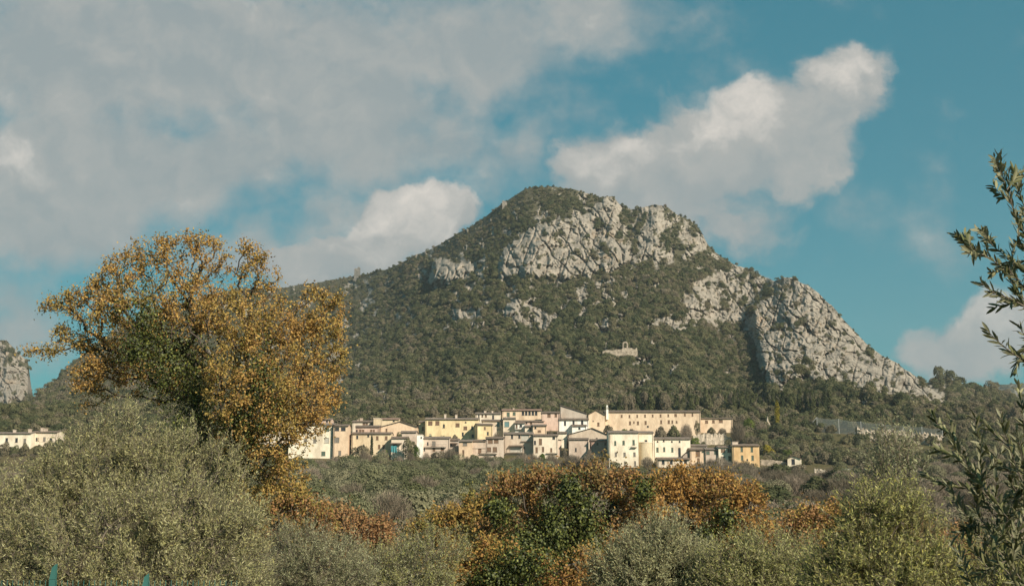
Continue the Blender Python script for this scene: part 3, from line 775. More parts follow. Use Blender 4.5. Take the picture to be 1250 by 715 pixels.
def ledge(x0, x1, y, out_m=1.0, rail=True, nm='balcony'):
    def fn(root, hw, H, xc, zb, D):
        p, q = at(x0, y, D), at(x1, y, D); z = float(p[2]) - zb; a, b = float(p[0]) - xc, float(q[0]) - xc
        m = MB(); m.box(a, b, -out_m, -.003, z - .18, z); o = m.build(nm, plaster(COL['grey']), root)
        if rail:
            r = MB(); n = max(2, int((b - a) / .45))
            r.box(a, b, -out_m, -out_m + .05, z + .85, z + .92)
            for i in range(n + 1):
                x = a + (b - a - .04) * i / n; r.box(x, x + .04, -out_m, -out_m + .04, z, z + .85)
            r.build('railing', plain('iron', (.05, .05, .05)), o)
    return fn
def awning(x0, x1, y, out_m=1.6):
    def fn(root, hw, H, xc, zb, D):
        p, q = at(x0, y, D), at(x1, y, D); z = float(p[2]) - zb; a, b = float(p[0]) - xc, float(q[0]) - xc
        m = MB(); m.hexa([(a, -out_m, z - .35), (b, -out_m, z - .35), (b, -.003, z), (a, -.003, z)], [(a, -out_m, z - .2), (b, -out_m, z - .2), (b, -.003, z + .15), (a, -.003, z + .15)])
        m.build('porch_roof', M_TILE[0], root)
        for s in (a + .1, b - .2): k = MB(); k.box(s, s + .1, -out_m + .15, -out_m + .25, z - 2.6, z - .36); k.build('post', plain('weathered_wood', (.12, .085, .06)), root)
    return fn
def many(*fs):
    def fn(*a):
        for f in fs: f(*a)
    return fn

# --- left end, seen through the oak and over the olive
house('pale house with a long tiled roof at the far left edge', -14, 38, 529, 556, 485, 'cream', chim=((14, 3, 4), (33, 3.5, 5)), win=wins(0, 'd:8,537,3,5;d:20,537,3,5;r:30,538,3,5;d:12,547,3,4'))
house('cream house whose right end disappears behind the olive top on the left', 38.5, 70, 527.5, 556, 490, 'pale', chim=((48, 3, 5), (52, 4, 4)), win=wins(0, 'd:44,536,3,4;r:54,536,3,5;d:62,537,3,5'))
house('pale house glimpsed through the oak leaves', 312, 352.5, 516, 552, 490, 'pale', win=wins(0, 'r:322,524,3,5;r:336,524,3,5;d:345,533,3,5'))
house('long cream house with grey and green shutters just right of the oak', 353, 407, 518.6, 564, 472, 'cream', win=wins(1, 'r:217,290,30,52;r:370,280,30,52;r:475,280,28,50;g:610,272,46,48;r:217,408,34,52;r:362,405,32,56;r:468,402,32,56;w:605,403,46,55;g:568,556,42,46'), ti=1, dep=10)
house('small pink upper storey with two dark holes above the long cream house', 384, 404, 512, 530, 493, 'pink', win=wins(1, 'd:478,187,18,22;d:610,180,20,24'), chim=((389, 2.5, 4),))
house('weathered peach house with paired windows joined to the long cream house', 407.4, 425, 519.6, 566, 470.5, 'peach', win=wins(1, 'd:725,272,48,36;d:800,272,48,36;r:726,398,48,56;r:758,550,30,50'), ti=0)
house('ochre fronted house behind the dark spiky tree', 429.5, 477.5, 529.2, 562, 474, 'ochre', win=wins(2, 'd:200,365,22,36;d:328,353,20,20;b:433,375,26,42;b:537,375,28,42;b:455,477,24,44;b:506,475,24,40'), ti=0)
house('narrow pink house with paired windows under a grey roof', 434, 463, 520.8, 534, 488, 'pink', win=wins(2, 'd:195,292,18,24;b:235,292,24,28;b:268,292,24,28;b:362,291,22,26;b:392,291,22,26'), ti=0)
house('cream attic house behind the narrow pink one', 430, 463, 514.6, 528, 503, 'pale', win=wins(2, 'b:278,213,28,28;b:310,213,24,28;b:368,213,28,28'), chim=((440, 3.5, 4), (436, 2.4, 2)))
house('slim ochre tower house beside a dark gap', 456, 464, 511, 534, 497, 'ochre', 'f')
house('low ochre house under a pinkish roof edge left of the gable', 464.4, 487, 511.6, 528, 516, 'ochre', ti=2, win=wins(2, 'd:625,178,20,14'))
house('broad peach house with a low gable and one dark window', 464.5, 509, 520.8, 540, 489, 'peach', 'g', wins(2, 'd:660,240,28,28;d:492,250,22,28;b:540,285,18,36'), apex=(489, 514.2), ti=1)
house('low pinkish grey lean-to under the peach gable', 489.5, 508, 527.5, 548, 480, 'pinkgrey', ti=1)
house('cream house with a tiled porch above the teal tarpaulin', 477.8, 497, 534.6, 558, 468, 'pale', win=wins(2, 'b:622,396,22,38;b:657,396,22,38;d:640,450,40,30'), extra=awning(477, 491, 540.5), ti=0)
house('pale yellow side house at the left of the big yellow house', 511.5, 519, 515, 540, 502, 'yellow', win=wins(3, 'b:155,265,20,40'), ti=0)
house('big yellow house with a stepped roof, the longest yellow front', 519.3, 584.5, 511.6, 545, 494, 'yellow', win=wins(3, 'b:240,203,44,44;b:322,202,42,44;d:398,236,20,40;b:557,225,42,40;b:648,260,38,38;d:727,258,20,40;d:652,193,14,16;d:618,332,20,42;d:735,350,24,34;w:240,340,24,20'), chim=((526, 13, 1.2), (543, 2.4, 5.5), (556.5, 2.6, 5)), ti=1, dep=9)
house('white tower-like house with a small top opening beside the balcony house', 509, 515.7, 531, 556, 467, 'white', 'f', wins(3, 'd:135,370,14,18'))
house('pinkish grey house with a long dark balcony', 516, 549, 534.6, 560, 472, 'pinkgrey', win=wins(3, 'd:210,441,16,34;r:280,440,36,50;d:172,505,14,40;b:282,505,26,44;b:380,502,34,42'), extra=ledge(519, 545, 545.2), ti=1)
house('grey stone house under sheet roofs and awnings', 549.3, 560, 537, 562, 475, 'grey', win=wins(3, 'd:480,455,24,26'), extra=many(awning(545, 559, 540.5), awning(547, 562, 550)), ti=0)
house('narrow peach house with a tall brown window above the dark bush', 560.2, 576.5, 538.5, 566, 465, 'peach', win=wins(3, 'r:643,447,44,34;b:624,550,22,66;d:666,607,16,22'), ti=1)
house('pinkish house with a thin string course beside the narrow peach house', 576.8, 593, 538.2, 566, 469, 'pinkgrey', win=wins(4, 'd:38,452,18,36;b:50,538,32,50'), extra=ledge(577, 593, 546.5, .25, False, 'string_course'), ti=0)
house('yellow house turned with its shaded left side to us', 582.8, 601.5, 518.4, 542, 486, 'yellow', win=wins(4, 'b:105,290,18,30;d:138,347,18,34'), rot=R(10), ti=0)
house('cream back house with three small windows behind the yellow houses', 580.5, 611, 504.8, 522, 520, 'pale', win=wins(4, 'b:78,155,16,28;b:117,155,18,28;d:195,170,18,40;d:40,155,14,26'), chim=((592, 2.5, 3), (601, 2, 3)), ti=1)
house('pale house with teal shutters under a slanting roof line', 588, 613.8, 513.6, 534, 503, 'pale', 'r', wins(4, 't:252,245,24,46;t:292,236,16,32;w:262,300,30,14'), ti=0)
house('cream house with one wide teal window', 614.2, 629, 510.8, 534, 500, 'pale', win=wins(4, 't:345,247,46,52'), ti=1, chim=((618, 2, 2),))
house('long top house with a row of five arched windows', 613, 661, 500.8, 522, 526, 'conv', win=wins(4, 'g:360,140,30,44;g:425,132,28,34;a:522,126,24,42;a:557,126,24,42;a:593,126,24,42;a:629,126,24,42;a:665,126,24,42'), ti=2, chim=((627, 2, 2.5),), dep=9)
house('pink terraced house below the arched windows', 629.5, 664, 514.4, 528, 513, 'pink', win=wins(4, 'b:610,237,20,30;d:560,232,14,20'), ti=0)
house('small cream house with a balcony left of the low cream cottage', 628.6, 640.5, 516.5, 534, 497.5, 'white', win=wins(4, 'b:452,267,18,40;d:498,265,24,26'), extra=ledge(629, 637, 523.6, .9), ti=0)
house('low cream cottage with one brown door', 640.9, 650.3, 520.6, 534, 494, 'pale', win=wins(4, 'b:604,298,22,34'), ti=1)
house('peach cottage with one dark window at the centre of the village', 650.6, 667, 519.4, 536, 492, 'peach', win=wins(4, 'd:657,285,18,20;b:700,322,30,20'), ti=1)
house('tall pink house left of the white house', 661.5, 683, 503.6, 534, 515, 'pink', win=wins(4, 'b:805,152,32,36;b:880,150,24,34'), ti=0)
house('stone house with a covered loggia in the middle of the village', 615.3, 651, 529.6, 562, 475, 'stone', win=wins(4, 'd:402,382,20,42;d:482,382,20,34;w:545,395,76,58;d:595,392,20,52;w:450,518,120,58;d:533,500,18,26'), extra=many(ledge(636, 649, 538.3, .7, False), awning(621.5, 639.5, 543.5, 1.4), ledge(618, 639, 552, 1.2)), ti=1, dep=10)
house('pinkish stone house with two pairs of windows and a long balcony', 593.3, 615, 534.8, 566, 469, 'pinkgrey', win=wins(4, 'b:165,435,46,38;b:230,432,44,38;b:150,522,42,46;b:215,522,42,50;b:215,607,18,50'), extra=ledge(586, 607, 553.2, .9), ti=0)
house('pale peach house with a yellow right corner and scattered windows', 651.2, 681, 531.6, 566, 471, 'pale', win=wins(4, 'd:652,447,20,40;b:712,437,30,62;b:670,527,22,56;b:740,520,22,52;b:830,527,20,40;d:857,398,26,24'), extra=ledge(667, 681, 552.6, .8, False), ti=0)
house('grey pink house turned sideways at the mouth of the dark alley', 680.2, 686.5, 536.5, 566, 474, 'pinkgrey', 's', rot=R(48), ti=1, pitch=.1)
house('bright white house with three tall dark windows', 682.6, 718.5, 512, 538, 499, 'white', win=wins(5, 'd:265,236,20,44;d:358,231,20,46;d:452,228,22,46'), chim=((687, 2, 1.5), (702, 2, 1.5)), ti=0, ov=.7)
house('low cream addition against the bright white house', 698.5, 716, 519.8, 536, 495, 'white', win=wins(5, 'd:422,292,22,20'), ti=0)
house('pinkish grey house with a one-way sloping top on the skyline of the village', 684.3, 716, 504.6, 520, 521, 'grey', 'sl', wins(5, 'd:350,120,12,12'), apex=(684, 494.2), ti=1)
house('low stone house with a wide roof slope right of the alley', 694.3, 741, 530, 548, 485, 'stone', 'g', wins(5, 'd:611,407,18,22;w:640,370,18,30'), apex=(722.6, 522.2), ti=1, dep=11)
house('pale fronted house with a brown top band beside the alley', 694.6, 718.3, 536.2, 566, 470, 'pinkgrey', win=wins(5, 'd:383,525,16,38;b:495,440,24,46'), ti=0)
house('brick pink house left of the big cream block', 721.5, 743, 537.6, 568, 468, 'brick', win=wins(5, 'b:620,460,18,26;b:705,460,18,26;b:711,530,22,56;d:685,615,18,18'), extra=ledge(734, 744, 554.8, .4, False, 'string_course'), ti=0)
house('tiny cream house above the alley mouth', 680.6, 691.6, 528.4, 544, 487, 'cream', win=wins(5, 'd:215,352,16,22;d:281,372,10,24'), ti=0)
house('big cream block with three rows of windows and a small balcony', 743.2, 779, 528, 574, 459, 'cream', win=wins(6, 'g:87,402,18,40;g:168,398,20,38;g:265,395,20,46;r:93,511,18,38;r:177,513,20,38;r:273,511,20,38;r:181,600,18,42;r:279,600,18,46'), extra=ledge(770.5, 777.5, 545.3, 1.0), ti=1, dep=11)
house('recessed cream wing above the round tower', 779.4, 797.5, 528.2, 568, 466, 'cream', win=wins(6, 'd:385,379,24,16'), ti=1, dep=9)
house('long cream wing right of the round tower with an arched door', 797.8, 842.5, 535.6, 566, 468, 'cream', win=wins(6, 'd:497,387,14,14;d:557,379,14,18;d:636,387,14,14;d:711,387,14,16;g:496,466,20,42;g:562,462,18,40;g:640,467,18,40;a:710,490,22,80'), ti=1, dep=9)
house('low house with a row of dark windows under the long cream wing', 803, 842, 560.2, 576, 455, 'pale', win=wins(6, 'd:552,585,24,38;d:630,585,24,38;d:727,585,22,38;d:768,585,24,40'), ti=0, ov=.8)
house('peach stone long convent with two rows of small windows', 738.5, 855, 502.6, 536, 507, 'conv', win=wins(6, 'b:150,140,14,24;b:225,142,14,26;b:300,140,14,24;b:376,138,14,26;b:450,136,14,24;b:526,136,14,26;b:601,134,14,24;b:672,132,22,24;b:762,128,14,24;b:836,128,14,26;b:230,207,18,32;b:268,200,12,20;b:307,207,18,32;b:381,204,18,32;b:532,197,16,32;b:606,196,18,32;b:640,196,14,30;b:682,197,14,20;d:403,241,16,16'), ti=0, cat='convent', dep=10)
house('gabled end of the convent with one window above another', 718.3, 738.2, 506, 538, 503.5, 'conv', 'g', wins(5, 'b:626,162,18,34;b:629,247,22,38;d:572,210,10,12'), apex=(728.5, 500.4), ti=0, cat='convent', dep=12)
house('low peach annex with three dark windows at the right end of the convent', 855.3, 894, 510.8, 530, 512, 'conv', win=wins(7, 'b:337,196,26,26;b:403,193,22,26;b:475,190,34,26'), ti=0, cat='annex', pitch=.12)
house('peach house under the dark lean-to roof in the front row', 842.3, 861, 548.8, 576, 457, 'peach', win=wins(7, 'b:252,505,36,52;b:258,566,22,36'), ti=0)
house('pinkish grey row house with two paired windows', 861.3, 876.7, 548.4, 576, 456.2, 'pinkgrey', win=wins(7, 'g:350,496,30,28;g:427,494,30,32;r:440,580,30,40'), ti=1)
house('cream row house with paired windows next to the orange house', 877, 893.8, 545.8, 576, 455.2, 'cream', win=wins(7, 'b:486,476,18,32;b:508,476,18,32;b:551,474,18,32;b:574,474,18,32;r:498,546,36,32;g:566,550,32,44'), ti=0)
house('orange yellow house with green shutters at the right end', 894.2, 926.6, 543.8, 577, 452, 'orange', win=wins(7, 'g:678,462,20,42;g:776,465,20,42;g:682,543,20,44;g:783,545,20,44;d:732,563,14,14;d:735,615,16,16;d:790,612,16,24'), ti=0, chim=((899, 7, 4),))
house('grey stone house behind the front row', 842.8, 863, 544, 556, 471, 'grey', win=wins(7, 'd:310,438,16,14'), ti=1)
house('dark tiled lean-to against the long cream wing', 833.5, 842.2, 557.2, 574, 458, 'grey', 'sr', apex=(842, 548), ti=0, dep=3.5)
house('small cream hut with a gable and a dark door right of the village', 961.4, 977.6, 559.4, 572, 456, 'cream', 'g', wins(8, 'd:273,452,26,44'), apex=(968.6, 556), ti=0, cat='hut', dep=6, rot=R(-14), group=None)
house('white flat topped ruin with a pale canopy on the terrace', 1027, 1044.5, 574, 590, 424, 'white', 'f', wins(8, 'd:716,553,14,18'), cat='ruin', group=None)
house('pale house hidden behind the near olive branches at the right edge', 1211, 1236, 579, 602, 400, 'pale', 'r', wins(0, 'd:1217,587,3,4;d:1227,587,3,4'), ti=0, group=None)

def round_tower():
    p = at(788.5, 566, 463); top = float(at(788.5, 539.4, 458)[2]); zb = float(p[2]) - 2; r = 16.4 / F * 461 / 2
    root = empty('round_tower', (float(p[0]), 463.6, zb)); tag(root, 'cream round tower with a flat top between the cream block and its wing', 'tower')
    H = top - zb; n = 40; m = MB(); rim = MB(); sl_ = MB()
    an = [2 * math.pi * i / n for i in range(n)]
    for i in range(n):
        a, b = an[i], an[(i + 1) % n]; f0, f1 = 1.1, 1.0
        m.poly([(r * f0 * math.cos(a), r * f0 * math.sin(a), 0), (r * f0 * math.cos(b), r * f0 * math.sin(b), 0), (r * math.cos(b), r * math.sin(b), H), (r * math.cos(a), r * math.sin(a), H)])
    m.build('wall', plaster((.56, .47, .33)), root)
    rim.hexa([(r * 1.05 * math.cos(a), r * 1.05 * math.sin(a), H + .003) for a in an], [(r * 1.05 * math.cos(a), r * 1.05 * math.sin(a), H + .28) for a in an]); rim.build('roof', plaster(COL['pale']), root)
    sl_.box(-.25, .25, -r * 1.06, -r * .9, H * .25, H * .25 + .5); sl_.build('window', plain('dark_glass', GLASS['d'][1], .3, .5), root)
round_tower()

def pinnacle():
    p = P(741.2, 506, 506.5); m = MB(); w = .46
    m.box(-w, w, -w, w, -2.0, 2.0); m.box(-w * .72, -w * .3, -w * .72, w * .72, 2.003, 3.1); m.box(w * .3, w * .72, -w * .72, w * .72, 2.003, 3.1); m.box(-w * .8, w * .8, -w * .8, w * .8, 3.103, 3.3)
    m.hexa([(-w * .8, -w * .8, 3.303), (w * .8, -w * .8, 3.303), (w * .8, w * .8, 3.303), (-w * .8, w * .8, 3.303)], [(-.05, -.05, 4.1), (.05, -.05, 4.1), (.05, .05, 4.1), (-.05, .05, 4.1)])
    o = m.build('bell_cote', plaster(COL['white']), None, p); tag(o, 'slender white bell cote rising from the convent roof', 'bell cote')
pinnacle()

def wall_thing(name, label, pts, h, thick, mat, cat, lumpy=.25):
    """rubble wall along points (px, py of the top, Y); its foot goes into the ground"""
    m = MB()
    Q = []
    for (a, b) in zip(pts[:-1], pts[1:]):
        n = max(2, int(abs(b[0] - a[0]) / 2))
        Q += [tuple(a[k] + (b[k] - a[k]) * i / n for k in range(3)) for i in range(n)]
    Q.append(pts[-1])
    W = [at(*q) for q in Q]
    o0 = W[0].copy(); rows = []
    nz = 5
    for i, w in enumerate(W):
        t = float(w[2]) + random.uniform(-1, 1) * lumpy; base = t - h * random.uniform(.95, 1.05)
        rows.append([(w[0] - o0[0], w[1] - o0[1] + random.uniform(-1, 1) * lumpy * .6 - (nz - 1 - k) * .08, base + (t - base) * k / (nz - 1) - o0[2]) for k in range(nz)] + [(w[0] - o0[0], w[1] - o0[1] + thick, t - o0[2]), (w[0] - o0[0], w[1] - o0[1] + thick, base - o0[2])])
    for r0, r1 in zip(rows[:-1], rows[1:]):
        for k in range(len(r0) - 1): m.poly([r0[k], r1[k], r1[k + 1], r0[k + 1]])
    m.poly(rows[0][::-1]); m.poly(rows[-1])
    o = m.build(name, mat, None, tuple(o0)); tag(o, label, cat); return o
wall_thing('retaining_wall', 'rough stone retaining wall below the convent annex', [(846, 530.5, 491), (862, 529, 491), (884, 529.5, 492), (893, 535, 491), (899, 541, 490)], 8.5, .8, M_STONEL, 'wall', .5)
wall_thing('garden_wall', 'pale low garden wall under the ochre house', [(411, 566, 464), (432, 566.6, 463), (457, 567.4, 462)], 2.2, .5, M_STONEL, 'wall', .15)
wall_thing('terrace_wall', 'low stone terrace wall between the orange house and the hut', [(928, 560.4, 461), (945, 561, 460), (960, 564, 459)], 2.4, .5, M_STONE, 'wall', .2)
wall_thing('terrace_wall', 'pale broken wall on the terrace left of the white ruin', [(994, 571.5, 432), (1003, 572.6, 431), (1021, 574.5, 430)], 2.0, .5, M_STONEL, 'wall', .35)
wall_thing('rubble_wall', 'long pale rubble wall below the tall netting', [(1046, 521, 509), (1062, 525, 507), (1080, 524, 506), (1100, 526, 505), (1122, 528, 503), (1150, 530, 500), (1175, 533, 497)], 2.8, 1.0, M_STONEL, 'wall', .8)
wall_thing('rubble_wall', 'second pale rubble band lower down the terraced slope at the right', [(1060, 531, 497), (1085, 534.5, 495), (1112, 537, 493), (1150, 541, 488)], 2.2, 1.0, M_STONEL, 'wall', .7)

def canopy():
    p = P(1036, 572.6, 422); r = empty('market_canopy', (p[0], p[1], p[2] - 2.2)); tag(r, 'pale grey green canopy over the white ruin on the terrace', 'canopy')
    m = MB(); m.hexa([(-2.4, -1.4, 2.05), (2.4, -1.4, 2.05), (2.4, 1.4, 2.4), (-2.4, 1.4, 2.4)], [(-2.4, -1.4, 2.15), (2.4, -1.4, 2.15), (2.4, 1.4, 2.5), (-2.4, 1.4, 2.5)]); m.build('canopy_sheet', plain('canopy_green', (.36, .42, .34)), r)
    for x in (-2.3, 2.2):
        for y in (-1.3, 1.2): k = MB(); k.box(x, x + .1, y, y + .1, -2.5, 2.08 + (.3 if y > 0 else 0)); k.build('post', plain('iron', (.05, .05, .05)), r)
canopy()

def tarp():
    p = at(481, 548, 465); m = MB(); n = 8
    for i in range(n):
        for j in range(5):
            f = lambda a, b: ((a / n - .5) * 2.2, -.25 * math.sin(a * 1.9) * (1 - b / 5) - b * .06, b / 5 * 2.4 + .1 * math.sin(a * 1.3))
            m.poly([f(i, j), f(i + 1, j), f(i + 1, j + 1), f(i, j + 1)])
    o = m.build('tarpaulin', plain('teal_sheet', (.06, .24, .26)), None, (float(p[0]), 464.6, float(p[2]) - 1.2)); tag(o, 'small teal tarpaulin hanging beside the porch house', 'tarpaulin')
    md = o.modifiers.new('thick', 'SOLIDIFY'); md.thickness = .03
tarp()

def netting():
    xs = [(997, 509, 535), (1023.5, 511, 523), (1050.5, 514, 527), (1078, 516, 532), (1102, 519, 533), (1125, 520.5, 536), (1150, 523, 538)]
    r0 = at(997, 522, 512); root = empty('netting_fence', tuple(float(v) for v in r0)); tag(root, 'tall grey netting fence on slim posts above the rubble wall', 'fence')
    T, B = [], []
    for q, (x, yt, yb) in enumerate(xs):
        Y = 512 - q * 1.4; t = at(x, yt, Y) - r0; b = t.copy(); b[2] = min(t[2] - 8.5, zg(*(at(x, yt, Y)[:2])) - r0[2]); T.append(t); B.append(b)
        m = MB(); m.tube(b, t, .16, .14, 6); m.build('post', plain('galvanised', (.34, .34, .32), .6, .3), root)
    m = MB(); m.tube(at(992, 515, 512) - r0, T[0], .1, .1, 5); m.build('stay', plain('galvanised', (.34, .34, .32)), root)
    n = MB()
    for a, b, c, d in zip(T[:-1], T[1:], B[1:], B[:-1]):
        k = 6
        for i in range(k):
            s = lambda t: 1.2 * 4 * t * (1 - t) * .35
            u, v = i / k, (i + 1) / k
            n.poly([a + (b - a) * u - [0, 0, s(u)], a + (b - a) * v - [0, 0, s(v)], d + (c - d) * v, d + (c - d) * u])
    m, nt, N, L = nmat('netting'); d = N('ShaderNodeBsdfDiffuse'); d.inputs[0].default_value = (.16, .18, .17, 1)
    t = N('ShaderNodeBsdfTransparent'); x = N('ShaderNodeMixShader'); x.inputs[0].default_value = .42; L(t.outputs[0], x.inputs[1]); L(d.outputs[0], x.inputs[2]); out(nt, x.outputs[0])
    n.build('net', m, root)
netting()

# --- ruins on the mountain
def ground_mtn(px, py):
    px = np.array([px], float); t = np.interp(px, MTN[0], MTN[1]); b = np.interp(px, MTN[0], MTN[2])
    return on_mountain(px, (b - py) / (b - t))[0][0]
def chapel():
    g = ground_mtn(756, 432); s = g[1] / F; r = empty('ruined_chapel', tuple(float(v) for v in g - [0, 3, 0])); tag(r, 'ruined stone chapel with a small bell arch halfway up the wooded slope', 'chapel')
    f = lambda a: (a - 756) * s; z = lambda b: (432 - b) * s
    W = MB(); pr = [(735, 429.5), (742, 428), (748, 429), (752, 427), (758, 427.5), (760, 425.4), (769, 425), (774, 427), (777, 425), (778, 432)]
    for (a, b), (c, d) in zip(pr[:-1], pr[1:]):
        W.hexa([(f(a), -.6, -5), (f(c), -.6, -5), (f(c), 4, -5), (f(a), 4, -5)], [(f(a), -.6, z(b)), (f(c), -.6, z(d)), (f(c), 4, z(d)), (f(a), 4, z(b))])
    W.build('wall', M_STONE, r)
    B = MB(); y0, y1 = .2, 1.4
    B.box(f(759.6), f(761.4), y0, y1, z(425.5), z(420.6)); B.box(f(764.6), f(766.4), y0, y1, z(425.3), z(420.6))
    pts = [(f(763) + (f(764.6) - f(763)) * math.cos(t), z(420.6) + (f(764.6) - f(763)) * math.sin(t)) for t in np.linspace(0, math.pi, 9)]
    po = [(f(763) + (f(766.4) - f(763)) * math.cos(t), z(420.6) + (f(766.4) - f(763)) * math.sin(t)) for t in np.linspace(0, math.pi, 9)]
    for i in range(8):
        q = [po[i], po[i + 1], pts[i + 1], pts[i]]; B.hexa([(a, y0, b) for a, b in q], [(a, y1, b) for a, b in q])
    B.build('bell_arch', M_STONE, r)
chapel()
def watch_tower():
    g = ground_mtn(436, 341); s = g[1] / F; h = 15 * s; r = 3.6 * s
    m = MB(); prof = [(-r, h * .84), (-r * .5, h * .9), (0, h * .86), (r * .3, h), (r, h * 1.0)]
    for (a, b), (c, d) in zip(prof[:-1], prof[1:]):
        m.hexa([(a, -r, -6), (c, -r, -6), (c, r, -6), (a, r, -6)], [(a * .92, -r * .9, b), (c * .92, -r * .9, d), (c * .92, r * .9, d), (a * .92, r * .9, b)])
    o = m.build('watch_tower', stone_mat('tower_stone', (.11, .105, .095), (.19, .175, .155), .6), None, tuple(float(v) for v in g)); tag(o, 'broken grey watch tower standing on the left ridge', 'tower')
    g = ground_mtn(616, 252); s = g[1] / F
    m = MB(); m.box(-3 * s, 3 * s, -3, 3, -8, 5 * s); m.box(-3 * s, 1 * s, -2.9, 2.9, 5 * s + .003, 6.4 * s)
    o = m.build('ruined_keep', stone_mat('keep_stone', (.16, .14, .12), (.28, .245, .2), .6), None, tuple(float(v) for v in g)); tag(o, 'small stone ruin on the left flank just under the summit', 'ruin')
watch_tower()
def rock_teeth():
    for k, (x, y, w, h, lab) in enumerate([(926.5, 527, 5, 19, 'pointed pale rock tooth left of the yellow poplar'), (938, 520, 5, 18, 'slim pale rock needle beside the yellow poplar'), (931, 538, 12, 15, 'broad pinkish rock face under the pale rock teeth')]):
        Y = 520 - k * 4; p = at(x, y, Y); s = Y / F; m = MB(); n = 9; prev = None
        for j in range(7):
            t = j / 6; rr = w / 2 * s * (1 - t ** 1.6 * .9); ring = [(rr * math.cos(2 * math.pi * i / n) * random.uniform(.75, 1.25) + .4 * math.sin(j), rr * math.sin(2 * math.pi * i / n) * random.uniform(.75, 1.25), (t * h - 6) * s) for i in range(n)]
            if prev:
                for i in range(n): m.poly([prev[i], prev[(i + 1) % n], ring[(i + 1) % n], ring[i]])
            prev = ring
        m.poly(prev); o = m.build('rock_outcrop', M_STONEL, None, tuple(float(v) for v in p)); tag(o, lab, 'rock')
    rows = []; p = at(918, 496, 530); s = 530 / F; m = MB()
rock_teeth()
# ---------------------------------------------------------------- trees around the village
def tree_proto(name, tri, mat, trunk, bark=None):
    r = empty(name, (0, 0, -500)); trunk.build('trunk', bark or M_BARK, r)
    me = mesh_np('crown', *tri[:2], cols=tri[2]); link('crown', me, mat, r); return r
PROT = {}
def proto_tree(kind, v):
    """shared crowns: 1 m radius, scaled per tree"""
    k = (kind, v)
    if k in PROT: return PROT[k]
    tr = lambda h=.9: trunk_mb(h, .09, .05, .15, 4, .45)
    if kind == 'oak': r = (far_crown(1700, 1, 1, .15, 12, 300 + v), M_FOREST, tr())
    elif kind == 'olive': r = (far_crown(3400, 1, .8, .085, 16, 320 + v), M_OLIVEF, tr(.7))
    elif kind == 'pine': r = (conifer_crown(1800, .62, 2.0, .15, 340 + v, .6), M_PINE, tr(1.4))
    elif kind == 'cypress': r = (conifer_crown(1600, .34, 2.6, .13, 350 + v, .5), M_PINE, tr(1.2))
    elif kind == 'bare': r = (bare_crown(3200, 1, 1.6, 360 + v, .017), M_BARE, tr(.6))
    elif kind == 'yellow': r = (far_crown(1700, 1, 1, .13, 10, 370 + v), M_YELLOW, tr())
    elif kind == 'poplar': r = (conifer_crown(1500, .4, 2.6, .14, 380 + v, .4), M_YELLOW, tr(1.0))
    elif kind == 'fresh': r = (far_crown(1700, 1, .9, .13, 10, 390 + v), M_BRIGHTG, tr())
    me = mesh_np('crown', *r[0][:2], cols=r[0][2]); me.materials.append(r[1])
    tb = r[2]; tm = bpy.data.meshes.new('trunk'); tm.from_pydata(tb.v, [], tb.f); tm.update(); tm.materials.append(M_BARK)
    PROT[k] = (me, tm); return PROT[k]
HGT = dict(oak=1.75, olive=1.4, pine=2.0, cypress=2.6, bare=1.7, yellow=1.75, poplar=2.6, fresh=1.6)
NAME = dict(oak='holm_oak', olive='olive_tree', pine='pine_tree', cypress='cypress', bare='bare_shrub', yellow='yellow_tree', poplar='poplar', fresh='green_bush')
def plant(kind, pos, w, h, label, group=None, cat='tree'):
    """w = crown width, h = full height in metres"""
    cm, tm = proto_tree(kind, random.randrange(4))
    r = empty(NAME[kind], tuple(float(v) for v in pos), random.uniform(0, 6.28)); tag(r, label, cat, group)
    wn = {'pine': 1.24, 'cypress': .68, 'poplar': .8}.get(kind, 2.0)
    r.scale = (w / wn, w / wn, h / HGT[kind])
    link('trunk', tm, None, r); link('crown', cm, None, r)
    return r
def plant_px(kind, cx, yt, yb, wpx, Y, label, group=None, cat='tree'):
    p = at(cx, yb, Y); z = min(float(p[2]), float(zg(p[0], Y)) + .5); top = float(at(cx, yt, Y)[2])
    return plant(kind, (p[0], Y, z), wpx / F * Y, top - z, label, group, cat)

